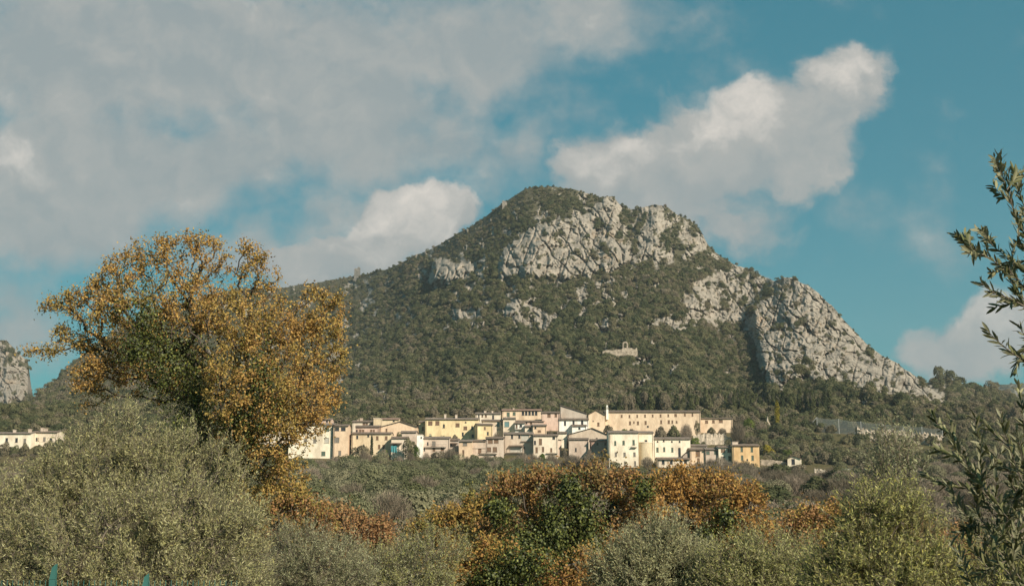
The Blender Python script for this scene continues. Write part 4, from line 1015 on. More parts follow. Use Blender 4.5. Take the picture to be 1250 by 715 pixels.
for a in [
 ('oak', 441, 540, 566, 26, 463, 'dark spiky topped tree in front of the ochre house'), ('cypress', 453.5, 532, 556, 6, 470, 'slim cypress rising before the ochre house'),
 ('bare', 446, 550, 567, 18, 461, 'pale leafless shrub in front of the dark spiky tree'), ('oak', 421, 556, 567, 16, 462, 'low dark bush at the foot of the weathered peach house'),
 ('oak', 500, 533, 562, 20, 463, 'green tree left of the white tower-like house'), ('fresh', 508, 540, 556, 10, 462, 'light green tree touching the white tower-like house'),
 ('oak', 533, 550, 564, 30, 462, 'rounded green bush below the long dark balcony'), ('fresh', 551, 553, 563, 10, 461, 'small bright green bush below the sheet roofs'),
 ('oak', 579, 552, 566, 15, 460, 'dark round bush under the pinkish house with a string course'), ('bare', 637, 551, 566, 16, 461, 'grey brown shrub under the covered loggia'),
 ('fresh', 662, 551, 562, 10, 462, 'small green shrub below the pale peach house'), ('oak', 742.5, 514.5, 531, 13, 489, 'round dark tree in front of the convent gable'),
 ('oak', 770.5, 520.5, 532, 15, 490, 'low dark bush at the foot of the convent left part'), ('oak', 806, 518, 538, 22, 484, 'large dark evergreen before the convent, left of the pair'),
 ('oak', 822, 517, 538, 22, 485, 'large dark evergreen before the convent, right of the pair'), ('bare', 838, 515, 538, 16, 490, 'leafless grey tree against the convent right end'),
 ('oak', 851.5, 512, 530, 8, 500, 'ivy dark bush climbing the right corner of the convent'), ('fresh', 850, 532, 545, 14, 482, 'yellowish green bush above the grey stone house'),
 ('oak', 859, 537, 546, 8, 479, 'small dark bush right of the yellowish green bush'), ('oak', 889, 534, 547, 9, 480, 'dark bush at the right end of the retaining wall'),
 ('bare', 901, 512, 540, 20, 490, 'grey leafless tree behind the orange house'), ('fresh', 914, 507, 526, 17, 508, 'bright green bush right of the convent annex'),
 ('poplar', 949, 490, 516, 9, 516, 'slim yellow poplar above the village right end'), ('yellow', 939, 541, 562, 21, 470, 'golden bush right of the orange house'),
 ('bare', 920, 530, 556, 26, 480, 'brown leafless thicket behind the golden bush'), ('oak', 950, 512, 532, 20, 502, 'dark bush under the yellow poplar'),
 ('fresh', 962, 547, 562, 14, 466, 'light green shrub behind the cream hut'), ('oak', 975, 564, 580, 31, 445, 'dark green bush in front of the cream hut'),
 ('olive', 1027, 562, 578, 20, 452, 'silvery tree behind the white ruin'), ('pine', 1151, 563, 588, 18, 430, 'solitary dark conifer on the slope at the right'),
 ('bare', 880, 556, 580, 26, 448, 'pale twiggy shrub in front of the cream row house'), ('bare', 898, 560, 582, 20, 446, 'twiggy shrub under the orange house'), ('bare', 868, 558, 580, 18, 447, 'twiggy shrub before the pinkish grey row house'),
 ('bare', 790, 556, 572, 16, 450, 'twiggy shrub at the foot of the round tower'), ('bare', 702, 554, 574, 24, 452, 'grey shrub below the alley mouth'), ('oak', 752, 562, 578, 20, 447, 'dark bush at the foot of the big cream block'),
]: plant_px(*a)
for k, x in enumerate(np.linspace(408, 590, 24)): plant_px(['bare', 'oak', 'bare', 'olive'][k % 4], x + random.uniform(-4, 4), 556 + random.uniform(-11, 7), 578, random.uniform(13, 30), 454 + random.uniform(-6, 3), ['leafless shrub', 'dark bush', 'leafless shrub', 'grey green bush'][k % 4] + ' in the band under the left half of the village', 'shrubs under the left half of the village', 'shrub')
for x in np.linspace(584, 736, 20): plant_px('bare', x + random.uniform(-4, 4), 556 + random.uniform(-6, 5), 576, random.uniform(14, 24), 452 + random.uniform(-6, 4), 'grey brown leafless shrub in the band under the village houses', 'leafless shrubs under the village', 'shrub')
for x, yt, yb, w, Y, kd in [(525, 529, 538, 12, 484, 'fresh'), (541, 530, 538, 14, 484, 'bare'), (556, 529, 538, 12, 483, 'oak'), (606, 526, 536, 12, 484, 'bare'), (622, 524, 533, 10, 489, 'fresh'), (646, 526, 533, 8, 484, 'oak'), (672, 523, 533, 10, 488, 'bare'), (488, 526, 536, 12, 478, 'oak'), (470, 547, 560, 14, 464, 'fresh'),
 (689, 546, 562, 9, 466, 'oak'), (719.5, 546, 566, 7, 464, 'bare'), (612, 556, 570, 18, 460, 'oak'), (735, 556, 572, 18, 458, 'bare'), (762, 521, 532, 12, 491, 'fresh'), (868, 520, 533, 14, 499, 'oak'), (882, 521, 533, 12, 500, 'bare')]:
    plant_px(kd, x, yt, yb, w, Y, 'small garden bush between the village houses', 'garden bushes among the houses', 'bush')
for x, yt, w in [(4, 538, 16), (17, 542, 14), (30, 539, 15), (45, 541, 14), (58, 536, 16), (72, 530, 18), (90, 528, 20)]: plant_px('oak', x, yt, 560, w, 474, 'dark tree in front of the far left houses', 'trees before the far left houses')
for k in range(22):
    x = random.uniform(962, 1062); y = random.uniform(520, 548)
    plant_px('oak' if k % 4 else 'olive', x, y, y + 24, random.uniform(18, 30), 505 - (y - 520) * 1.5, 'dark broadleaf tree in the clump left of and below the netting fence' if k % 4 else 'silvery tree in the clump left of and below the netting fence', 'trees in the clump below the netting')
for x in (1056, 1072, 1090, 1103, 1121, 1138, 1156): plant_px(random.choice(['oak', 'bare', 'olive']), x, random.uniform(523, 532), 546, random.uniform(12, 22), 487 + random.uniform(-4, 3), 'scattered bush on the rubble terraces below the netting', 'bushes on the rubble terraces', 'bush')
for k, x in enumerate([986, 996, 1007, 1018, 1030, 1041, 1052, 1063, 1075, 1088]):
    plant_px('oak' if k % 3 else 'olive', x, random.uniform(541, 553), 574, random.uniform(20, 30), random.uniform(461, 470), ('dark broadleaf tree' if k % 3 else 'silvery tree') + ' at the lower edge of the clump behind the white ruin', 'trees behind the white ruin')
for k in range(16):
    x = 905 + k * 6 + random.uniform(-4, 4); plant_px('oak' if k % 2 else 'bare', x, random.uniform(508, 528), 545, random.uniform(14, 22), random.uniform(506, 520), 'dark tree on the slope above the orange house' if k % 2 else 'leafless tree on the slope above the orange house', 'trees above the orange house')
for k in range(64):
    x = 758 + k * 4.1 + random.uniform(-3, 3); Y = random.uniform(538, 562); yb = 506; h = random.uniform(20, 34)
    plant_px('pine' if random.random() < .8 else 'oak', x, yb - h, yb, random.uniform(11, 17), Y, 'dark evergreen in the belt behind the convent', 'evergreens behind the convent')
for k in range(40):
    x = 1010 + k * 6.2 + random.uniform(-3, 3); Y = random.uniform(528, 552); h = random.uniform(16, 30)
    plant_px('pine' if random.random() < .5 else 'oak', x, 522 - h, 522, random.uniform(14, 24), Y, 'dark evergreen below the bare spur of rock', 'evergreens below the rock spur')
for k in range(26):
    x = 430 + k * 12.5 + random.uniform(-5, 5); Y = random.uniform(536, 556); h = random.uniform(10, 17)
    plant_px('oak', x, 511 - h, 514, random.uniform(15, 24), Y, 'rounded oak just above the village roofs', 'oaks above the village roofs')
for q, (x, yt, w) in enumerate([(1146, 455, 16), (1160, 457, 18), (1172, 462, 20), (1186, 468, 20), (1212, 464, 22), (1202, 470, 16), (1228, 472, 18)]):
    Y = 800 + q * 6; g, _ = on_hill_r(np.array([float(x)]), np.array([.94])); plant('oak', g[0] - [0, 0, 1.5], w / F * g[0][1], (482 - yt) / F * g[0][1], 'rounded tree standing out on the wooded crest at the right', 'trees on the right crest')

# ---------------------------------------------------------------- olive grove and scrub in the valley
def grove():
    pts = []; Y = 118.0
    while Y < 440:
        step = 5.6 + Y * .0042; xl, xr = (318 - 625) / F * Y, (665 - 625) / F * Y; x = xl + random.uniform(0, step)
        while x < xr:
            pts.append((x + random.uniform(-1.3, 1.3), Y + random.uniform(-2.2, 2.2))); x += step * random.uniform(.9, 1.25)
        Y += 7.2 + Y * .012
    random.shuffle(pts); return pts
GROVE = grove()
for i, (x, y) in enumerate(GROVE[:290]):
    s = random.uniform(.8, 1.2)
    b = random.random() < .12
    plant('bare' if b else 'olive', (x, y, zg(x, y) - .2), 6.2 * s, 4.9 * s * random.uniform(.85, 1.15), 'leafless shrub among the grey green olives of the valley grove' if b else 'rounded grey green olive tree in the valley grove', 'olive grove below the village')
n = 150
for i in range(n):
    Y = 190 + 235 * (i / n); px = random.uniform(850, 1235); x = (px - 625) / F * Y; w = random.uniform(4.5, 7.5)
    k = random.choice(['bare', 'bare', 'bare', 'bare', 'olive', 'oak'])
    if 925 < px < 1062 and Y > 385: continue
    plant(k, (x, Y, zg(x, Y) - .2), w, w * random.uniform(.6, .85), {'bare': 'brown leafless shrub on the scrub slope right of the village', 'olive': 'grey green tree on the scrub slope right of the village', 'oak': 'dark bush on the scrub slope right of the village'}[k], 'shrubs on the slope right of the village', 'shrub')
# the foot of the forest, between the village and the mountain
m_ = 5200
pxq = rng.uniform(-60, 1320, m_); Yq = rng.uniform(541, 625, m_)
ok = (pxq > 905) | (pxq < 320) | (Yq > 546); extra_n = 1900
pxq = np.concatenate([pxq[ok], rng.uniform(905, 1290, extra_n), rng.uniform(-60, 330, 700)]); Yq = np.concatenate([Yq[ok], rng.uniform(452, 541, extra_n), rng.uniform(505, 541, 700)])
pxq = np.concatenate([pxq, rng.uniform(318, 514, 320), rng.uniform(853, 906, 140)]); Yq = np.concatenate([Yq, rng.uniform(519, 546, 320), rng.uniform(523, 546, 140)])
ok = ~((pxq > 985) & (pxq < 1168) & (Yq > 474) & (Yq < 511)); ok &= ~((pxq > 922) & (pxq < 1062) & (Yq < 461.5)); pxq, Yq = pxq[ok], Yq[ok]
Xq = (pxq - 625) / F * Yq; s_ = rng.uniform(1.7, 3.3, len(Xq)); rot_ = np.zeros((len(Xq), 3)); rot_[:, 2] = rng.uniform(0, 6.28, len(Xq))
stuff_points('forest', np.stack([Xq, Yq, zg(Xq, Yq) - .6], 1), np.stack([s_, s_, s_ * rng.uniform(.8, 1.2, len(s_))], 1), rot_, FS)
# undergrowth that reads as one mass
m_ = 9000
Yq = 90 + 470 * rng.uniform(0, 1, m_) ** .9; pxq = rng.uniform(-30, 1290, m_); Xq = (pxq - 625) / F * Yq
ok = ((Yq < 446) & ~((pxq > 940) & (pxq < 1062) & (Yq > 412))) | ((pxq > 930) & ~((pxq < 1062) & (Yq < 466))) | ((pxq < 318) & (Yq < 476)); Xq, Yq = Xq[ok], Yq[ok]
s_ = rng.uniform(.7, 1.7, len(Xq)); rot_ = np.zeros((len(Xq), 3)); rot_[:, 2] = rng.uniform(0, 6.28, len(Xq))
stuff_points('undergrowth', np.stack([Xq, Yq, zg(Xq, Yq) - .2], 1), np.stack([s_ * 1.2, s_ * 1.2, s_ * .9], 1), rot_,
             [src('undergrowth', bare_crown(500, 1, 1.3, 71, .05), M_BARE), src('undergrowth', bare_crown(500, 1, 1.3, 72, .05), M_BARE), src('undergrowth', far_crown(400, 1, .8, .2, 8, 73), M_OLIVEF), src('undergrowth', far_crown(400, 1, .8, .2, 8, 74), M_FOREST)])
# ---------------------------------------------------------------- foreground trees, leaf by leaf
def skeleton(root, trunk_top, pts, nseg=4, bal=.35, lift=0.0):
    """joins every point to the tree by the shortest detour; returns nodes, parents"""
    root = np.array(root, float); tt = np.array(trunk_top, float)
    nodes = [root + (tt - root) * t + np.array([.0, .0, 0]) for t in np.linspace(0, 1, nseg)]
    par = [-1] + list(range(nseg - 1)); path = [float(np.linalg.norm(q - root)) for q in nodes]
    nodes = [np.array(q) for q in nodes]
    order = np.argsort(np.linalg.norm(pts - tt, axis=1))
    A = np.zeros((len(pts) * 3 + nseg + 5, 3)); PL = np.zeros(len(A)); n = nseg
    A[:n] = nodes; PL[:n] = path
    for i in order:
        p = pts[i]; d = np.linalg.norm(A[:n] - p, axis=1); cost = d + bal * PL[:n]; cost[0] += 1e6
        j = int(np.argmin(cost)); L = d[j]
        k = 2 if L > .25 else 1
        prev = j; off = np.random.default_rng(i).normal(size=3) * L * .08
        for s in range(1, k + 1):
            t = s / k; q = A[j] + (p - A[j]) * t + (off + np.array([0, 0, -lift * L * .12])) * (4 * t * (1 - t))
            A[n] = q; PL[n] = PL[prev] + np.linalg.norm(q - A[prev]); par.append(prev); prev = n; n += 1
    return A[:n], np.array(par)

def radii(A, par, r_tip, ex=.46):
    n = len(A); cnt = np.zeros(n); ch = np.zeros(n, int)
    for i in range(1, n): ch[par[i]] += 1
    cnt[ch == 0] = 1
    for i in range(n - 1, 0, -1): cnt[par[i]] += cnt[i]
    return r_tip * np.maximum(cnt, 1) ** ex, ch == 0, cnt

def tubes(A, B, ra, rb, n=5):
    d = unit(B - A); ref = np.where(np.abs(d[:, 2:3]) < .9, np.array([[0, 0, 1.]]), np.array([[1., 0, 0]]))
    u = unit(np.cross(d, ref)); w = np.cross(d, u); an = np.linspace(0, 2 * np.pi, n, endpoint=False)
    ring = (np.cos(an)[None, :, None] * u[:, None] + np.sin(an)[None, :, None] * w[:, None])
    V = np.concatenate([A[:, None] + ring * ra[:, None, None], B[:, None] + ring * rb[:, None, None]], 1)
    m = len(A); base = np.arange(m)[:, None, None] * 2 * n; i = np.arange(n)[None]; j = (i + 1) % n
    q = np.stack([i, j, j + n, i + n], -1)
    return V.reshape(-1, 3), (base + q).reshape(-1, 4)

def px_lobes(L, D, depth=.8):
    """lobes given as (cx, cy, rx, ry[, dY]) on the photograph"""
    o = []
    for l in L:
        dy = l[4] if len(l) > 4 else 0.0; p = at(l[0], l[1], D + dy); k = D / F
        o.append((p[0], p[1], p[2], l[2] * k, max(l[2] * k * depth, .3), l[3] * k))
    return o

OAKPAL = [(.455, .285, .095), (.395, .235, .08), (.49, .335, .115), (.33, .19, .075), (.42, .29, .09), (.34, .25, .08)]
RUSSET = [(.36, .21, .10), (.31, .17, .085), (.40, .25, .11), (.26, .145, .075), (.25, .19, .08)]
ORANGE = [(.44, .26, .085), (.38, .22, .08), (.34, .19, .075), (.42, .29, .09), (.28, .22, .075), (.30, .17, .07)]
GOLD = [(.40, .28, .085), (.35, .24, .075), (.31, .22, .075), (.36, .21, .075), (.24, .21, .065)]
IVY = [(.052, .066, .016), (.075, .09, .02), (.12, .13, .028), (.036, .045, .012)]
M_OAKLEAF = leaf_mat('autumn_oak_leaf', .38)
M_IVY = leaf_mat('ivy_leaf', .12, None, .35)
M_OLIVE = leaf_mat('olive_leaf', .28, (.30, .27, .16, 1), .2)

def autumn_oak(label, D, base_px, fork, lobes, n_tip, leaves, leaf, pal, spread=.34, ivy=0, ivy_z=None, r_tip=.011, depth=.8, mix=None, name='oak_tree', ivy_lobes=(), green=0.0):
    lb = px_lobes(lobes, D, depth)
    bp = at(base_px, 640, D); root = np.array([bp[0], D, float(zg(bp[0], D)) - .2]); ft = at(fork[0], fork[1], D)
    e = empty(name, tuple(root)); tag(e, label, 'tree')
    pts, li = lobes_sample(lb, n_tip, .3)
    A, par = skeleton(root, ft, pts); r, tip, cnt = radii(A, par, r_tip)
    o = np.arange(1, len(A)); V, Fc = tubes(A[par[o]] - root, A[o] - root, np.minimum(r[par[o]], r[o] * 1.6), r[o], 6)
    link('trunk', mesh_np('trunk', V, Fc, smooth=True), M_BARKD, e)
    thin = np.where((cnt <= 3))[0]; thin = thin[thin > 4]
    i = rng.choice(thin, leaves); t = rng.uniform(0, 1, leaves)[:, None]
    p = A[i] * t + A[par[i]] * (1 - t) + rng.normal(size=(leaves, 3)) * spread * rng.uniform(.3, 1, (leaves, 1))
    nr = unit(rng.normal(size=(leaves, 3)) + np.array([.2, -.3, .5])); ax = unit(rng.normal(size=(leaves, 3)) + np.array([0, 0, -.5]))
    # leaves of one twig turn colour together
    tw = fbm(p[:, 0] * .9, p[:, 1] * .9, p[:, 2] * .9, 2, 33); npal = len(pal)
    q = np.clip(((tw * 1.1 + .5 + .28 * rng.normal(size=leaves)) * npal).astype(int), 0, npal - 1)
    cols = np.array(pal)[q] * (1 + .2 * rng.normal(size=(leaves, 1)))
    V, Fc, cc = leaf_quads(p - root, ax, nr, leaf * rng.uniform(.7, 1.35, leaves), leaf * .68 * rng.uniform(.7, 1.3, leaves), np.clip(cols, .01, .6), .1)
    link('crown', mesh_np('crown', V, Fc, cols=cc), M_OAKLEAF, e)
    if ivy or ivy_lobes:
        P_, N_ = [], []
        if ivy:
            lim = float(at(base_px, ivy_z, D)[2]); k = np.where((r > r_tip * 3.2) & (A[:, 2] < lim))[0]; k = k[k > 0]
            w = r[k] * np.linalg.norm(A[k] - A[par[k]], axis=1); i = rng.choice(k, ivy, p=w / w.sum()); t = rng.uniform(0, 1, ivy)[:, None]
            d = rand_dir(ivy); P_.append(A[i] * t + A[par[i]] * (1 - t) + d * (r[i][:, None] + rng.uniform(.03, .62, (ivy, 1)) ** 1.2)); N_.append(d)
        for (l, cnt_) in ivy_lobes:
            q = px_lobes([l], D, .6)[0]; d = rand_dir(cnt_)
            nz = np.maximum(.25, 1 + 1.1 * fbm(d[:, 0] * 2.6 + l[0], d[:, 1] * 2.6, d[:, 2] * 2.6, 3, 8))
            P_.append(np.array(q[:3]) + d * np.array(q[3:]) * (nz * rng.uniform(.35, 1.1, cnt_))[:, None]); N_.append(d)
        p = np.concatenate(P_); d = np.concatenate(N_); k = len(p)
        nr = unit(d + rng.normal(size=(k, 3)) * .5); ax = unit(np.cross(nr, rng.normal(size=(k, 3))))
        V, Fc, cc = leaf_quads(p - root, ax, nr, leaf * rng.uniform(.6, 1.1, k), leaf * .8 * rng.uniform(.7, 1.1, k), pick_cols(k, IVY, None, .3), .08)
        link('ivy', mesh_np('ivy', V, Fc, cols=cc), M_IVY, e)
    return e

def olive(label, D, base_px, fork, lobes, n_tip, per_tip, leaf, pal, shoot=(.3, .6), up=.7, r_tip=.005, pairs=9, depth=.8, whips=0, whip_len=(.7, 1.3), name='olive_tree', wid=.2, under=None):
    lb = px_lobes(lobes, D, depth)
    bp = at(base_px, 640, D); root = np.array([bp[0], D, float(zg(bp[0], D)) - .2]); ft = at(fork[0], fork[1], D)
    e = empty(name, tuple(root)); tag(e, label, 'tree')
    pts, li = lobes_sample(lb, n_tip, .35); L = np.array(lb)
    A, par = skeleton(root, ft, pts); r, tip, cnt = radii(A, par, r_tip)
    o = np.arange(1, len(A)); V, Fc = tubes(A[par[o]] - root, A[o] - root, np.minimum(r[par[o]], r[o] * 1.5), r[o], 5)
    link('trunk', mesh_np('trunk', V, Fc, smooth=True), M_BARK, e)
    k = np.where(cnt <= 2)[0]; k = k[k > 4]
    i = rng.choice(k, n_tip * per_tip); b = A[i]
    # each shoot grows outwards from its lobe and bends up to the light
    cen = L[:, :3]; dist = np.linalg.norm((b[:, None] - cen[None]) / L[None, :, 3:6], axis=2); c = cen[np.argmin(dist, 1)]
    d = unit(unit((b - c)) * .8 + np.array([0, 0, up]) + rng.normal(size=b.shape) * .45)
    ln = rng.uniform(*shoot, len(b))
    if whips:
        w = rng.choice(np.where(b[:, 2] > np.percentile(b[:, 2], 55))[0], whips); b = np.concatenate([b, b[w]]); d = np.concatenate([d, unit(np.array([0, 0, 1.]) + rng.normal(size=(whips, 3)) * .22)]); ln = np.concatenate([ln, rng.uniform(*whip_len, whips)])
    n = len(b); bend = rng.normal(size=(n, 3)) * .16 + np.array([0, 0, .12])
    pt = lambda t: b + d * (ln * t)[:, None] + bend * (ln * t * t)[:, None]
    tV, tF = tubes(b - root, pt(.55) - root, np.full(n, r_tip * .8), np.full(n, r_tip * .5), 3); tV2, tF2 = tubes(pt(.55) - root, pt(1.0) - root, np.full(n, r_tip * .5), np.full(n, r_tip * .2), 3)
    Vs, Fs, Cs = [], [], []; base = 0
    for s in range(pairs):
        for sd_ in (0, 1):
            t = (s + .5 * rng.uniform(0, 1)) / pairs + .06; t = np.full(n, min(t, 1.0)); p = pt(t); tan = unit(d + 2 * bend * t[:, None])
            rd = unit(np.cross(tan, rand_dir(n))); ax = unit(tan * rng.uniform(.35, 1.0, (n, 1)) + rd * rng.uniform(.5, 1, (n, 1)))
            nr = unit(np.cross(ax, np.cross(tan, ax)) + rng.normal(size=(n, 3)) * .5)
            nr = np.where(nr[:, 2:3] < -.25, -nr, nr)
            l = leaf * rng.uniform(.65, 1.25, n); V, Fc, cc = leaf_quads(p - root, ax, nr, l, l * wid, pick_cols(n, pal), .06)
            Vs.append(V); Fs.append(Fc + base); Cs.append(cc); base += len(V)
    nt_ = len(tV); V = np.concatenate(Vs); 
    link('crown', mesh_np('crown', V, np.concatenate(Fs), cols=np.concatenate(Cs)), M_OLIVE, e)
    link('twigs', mesh_np('twigs', np.concatenate([tV, tV2]), np.concatenate([tF, tF2 + nt_]), smooth=True), M_BARK, e)
    return e

OLV = [(0.339, 0.326, 0.155), (0.391, 0.374, 0.188), (0.261, 0.256, 0.11), (0.43, 0.409, 0.223), (0.326, 0.298, 0.114), (0.196, 0.194, 0.074)]
OLG = [(0.287, 0.292, 0.095), (0.339, 0.34, 0.108), (0.222, 0.229, 0.079), (0.379, 0.361, 0.135), (0.391, 0.353, 0.095), (0.157, 0.166, 0.054)]
OLS = [(0.291, 0.296, 0.162), (0.338, 0.34, 0.201), (0.233, 0.239, 0.127), (0.372, 0.365, 0.227), (0.175, 0.183, 0.084)]

# the big autumn oak
autumn_oak('large golden brown oak with ivy on its limbs, towering over the left side', 45, 235, (232, 560),
 [(150, 330, 42, 34), (205, 312, 30, 28), (255, 318, 30, 34), (235, 300, 26, 22), (308, 328, 26, 34), (325, 352, 26, 28), (110, 370, 44, 26), (72, 372, 24, 16), (160, 385, 55, 42, -.7), (230, 370, 55, 48, -.7), (290, 395, 55, 50, -1),
  (345, 400, 48, 42), (392, 385, 34, 38), (398, 430, 30, 40), (360, 470, 50, 52, -1), (300, 470, 55, 60, -2), (210, 450, 60, 50, 1), (140, 440, 40, 40), (95, 415, 34, 16), (55, 425, 26, 10), (115, 460, 32, 42), (395, 485, 26, 30), (330, 530, 48, 46, -1), (270, 540, 50, 45, 1), (310, 590, 40, 40), (345, 575, 34, 34), (168, 302, 14, 16), (205, 290, 20, 12), (243, 292, 16, 12), (302, 300, 12, 22), (283, 322, 10, 14), (318, 312, 12, 12), (340, 330, 12, 14), (120, 345, 16, 12), (85, 360, 16, 8), (60, 372, 10, 7), (130, 325, 10, 12), (415, 372, 16, 12), (408, 400, 20, 12), (415, 440, 14, 16), (405, 470, 16, 16), (385, 520, 20, 14), (40, 430, 14, 6), (75, 405, 20, 8), (385, 355, 10, 10)],
 2100, 58000, .094, OAKPAL, .18, ivy=15000, ivy_z=330, r_tip=.012, depth=.9,
 ivy_lobes=[((176, 395, 22, 42, -2.2), 1430), ((205, 445, 32, 45, -1.8), 1980), ((245, 480, 36, 55, -1.2), 2310), ((165, 430, 24, 26, -2.2), 990), ((318, 470, 26, 50, -2.2), 1870), ((300, 515, 34, 34, -2.0), 1540), ((225, 520, 34, 34, -1.2), 1430), ((142, 372, 7, 32, -1.2), 275)])

# olive that fills the lower left
olive('broad grey green olive filling the lower left corner behind the teal fence', 21, 165, (165, 690),
 [(59.1, 648, 87, 62), (29.55, 698, 72, 60, -1), (118.2, 598, 62, 52), (147.75, 548, 28, 42), (201.925, 598, 67, 55), (258.07, 590, 34, 48), (231.475, 658, 77, 62, -1), (137.9, 678, 92, 62, -1.4), (280.725, 688, 42, 62), (78.8, 738, 102, 50, -1.4), (216.7, 738, 102, 50, -1.4), (182.225, 563, 37, 35), (295.5, 648, 26, 50), (-14.775, 628, 42, 40), (88.65, 613, 52, 45), (147.75, 502, 9, 20), (116.23, 528, 16, 16), (242.31, 536, 9, 18), (218.67, 556, 14, 14), (287.62, 582, 9, 20), (88.65, 548, 14, 14), (61.07, 574, 16, 12), (313.23, 630, 10, 18), (177.3, 528, 10, 14)],
 1700, 5, .062, OLV, (.24, .5), .8, .005, 9, .75, whips=45, whip_len=(.4, .8))

# russet and golden trees in the valley
autumn_oak('yellow brown oak standing between the big oak and the russet one', 66, 340, (340, 660), [(335, 610, 40, 36), (365, 625, 40, 34), (320, 645, 40, 34), (385, 640, 30, 28)], 460, 11000, .15, GOLD + RUSSET[:2], .24, r_tip=.012)
autumn_oak('russet oak at the middle left of the valley', 72, 425, (425, 690), [(405, 632, 36, 24), (435, 650, 40, 26), (465, 648, 28, 20), (400, 665, 42, 28), (445, 672, 42, 24)], 520, 13500, .15, RUSSET, .26, r_tip=.012)
olive('fine leaved grey green tree below the russet oak, left of the pair', 38, 372, (372, 700), [(360, 684, 48, 34), (400, 702, 56, 36), (345, 717, 46, 34)], 620, 3, .085, OLS, (.35, .7), .7, .006, 8, whips=50)
olive('fine leaved grey green tree below the golden oak, right of the pair', 40, 485, (485, 705), [(460, 707, 51, 34), (505, 702, 44, 40), (535, 682, 32, 36), (500, 727, 56, 30)], 620, 3, .09, OLS[:2] + OLG[:2], (.35, .7), .7, .006, 8, whips=50)
autumn_oak('golden oak left of the orange oaks in the middle', 62, 555, (560, 690), [(545, 640, 38, 30), (580, 622, 34, 28), (520, 650, 28, 20), (565, 662, 46, 26), (600, 640, 30, 30)], 520, 14000, .14, GOLD, .24, r_tip=.012)
autumn_oak('brown orange oak with dark ivy columns in the middle foreground', 54, 690, (690, 690), [(620, 600, 40, 26), (660, 590, 40, 24), (710, 583, 40, 20), (755, 590, 40, 24), (735, 562, 10, 16), (612, 582, 12, 12), (664, 574, 14, 10), (768, 580, 12, 12), (640, 640, 50, 34), (780, 620, 40, 30), (700, 650, 50, 40), (745, 650, 40, 34), (600, 660, 40, 30)], 900, 22000, .135, ORANGE + RUSSET, .22, ivy=6500, ivy_z=600, r_tip=.012,
 ivy_lobes=[((695, 598, 18, 24, -1.8), 1300), ((712, 628, 18, 24, -1.8), 1300), ((680, 650, 26, 46, -1.8), 3200), ((607, 622, 20, 20, -1.8), 1500), ((640, 675, 30, 34, -2.0), 2500), ((720, 660, 22, 46, -1.6), 2400), ((785, 600, 14, 20, -1.5), 900)])
autumn_oak('orange oak at the right of the middle foreground', 58, 860, (860, 690), [(830, 590, 40, 26), (870, 600, 44, 26), (910, 612, 32, 26), (850, 630, 50, 34), (905, 645, 42, 34), (800, 600, 34, 22), (890, 675, 44, 30), (932, 650, 16, 24), (868, 578, 12, 12), (838, 572, 10, 10), (922, 596, 10, 14), (900, 588, 12, 10)], 760, 17500, .14, ORANGE, .23, r_tip=.012, ivy_lobes=[((886, 632, 16, 20, -1.5), 800), ((862, 655, 14, 18, -1.5), 700)])
autumn_oak('low yellow and brown oak scrub at the bottom centre', 44, 625, (625, 705), [(560, 690, 44, 26), (600, 680, 40, 34), (650, 695, 40, 26), (690, 705, 44, 24), (580, 712, 60, 22), (720, 690, 30, 30)], 560, 14500, .11, GOLD + ORANGE[:3], .2, r_tip=.01, ivy_lobes=[((640, 690, 38, 28, -1.2), 2600), ((600, 705, 30, 20, -1.2), 1300)])
autumn_oak('small russet tree behind the right olive, on its left', 60, 985, (985, 690), [(965, 650, 30, 28), (1000, 640, 34, 26), (1030, 632, 26, 18), (975, 675, 36, 28)], 330, 10000, .15, RUSSET[:3] + GOLD[:2], .33, r_tip=.012)
autumn_oak('faded russet tree behind the right olive, on its right', 62, 1150, (1150, 700), [(1120, 655, 36, 26), (1160, 660, 36, 28), (1185, 668, 24, 24), (1140, 690, 40, 28)], 330, 9000, .15, RUSSET, .33, r_tip=.012)

# olives along the bottom
olive('dense silvery olive at the bottom centre', 27, 800, (800, 705), [(800, 686, 44, 34), (765, 704, 40, 36), (840, 704, 38, 34), (800, 719, 64, 34), (815, 669, 18, 20)], 760, 4, .08, OLS[:3] + OLV[:2], (.28, .55), .8, .005, 9, whips=60, whip_len=(.4, .8))
olive('olive green tree between the silvery olive and the tall right olive', 26, 925, (925, 710), [(900, 702, 40, 30), (940, 692, 38, 34), (975, 707, 34, 34), (920, 724, 64, 24), (870, 717, 24, 24)], 640, 4, .078, OLG[:3] + OLV[:2], (.28, .55), .8, .005, 9, whips=50, whip_len=(.4, .8))
olive('tall yellow green olive with bare tipped shoots at the right', 17, 1085, (1085, 700), [(1070, 679, 50, 44), (1110, 674, 38, 44), (1030, 709, 38, 36), (1060, 644, 26, 34), (1095, 634, 22, 30), (1140, 714, 36, 36), (1085, 724, 82, 40), (1010, 739, 32, 28), (1170, 739, 32, 24), (1218, 728, 60, 40), (1262, 715, 50, 40)], 1200, 4, .064, OLG, (.22, .44), .85, .0045, 9, whips=26, whip_len=(.4, .7))
olive('sparse young olive of tall shoots rising above the tall right olive', 18.5, 1095, (1092, 640), [(1085, 580, 22, 30), (1100, 560, 22, 26), (1090, 600, 26, 24), (1118, 575, 14, 18)], 90, 2, .07, OLS, (.3, .5), 1.1, .0055, 7, whips=14, whip_len=(.4, .6))

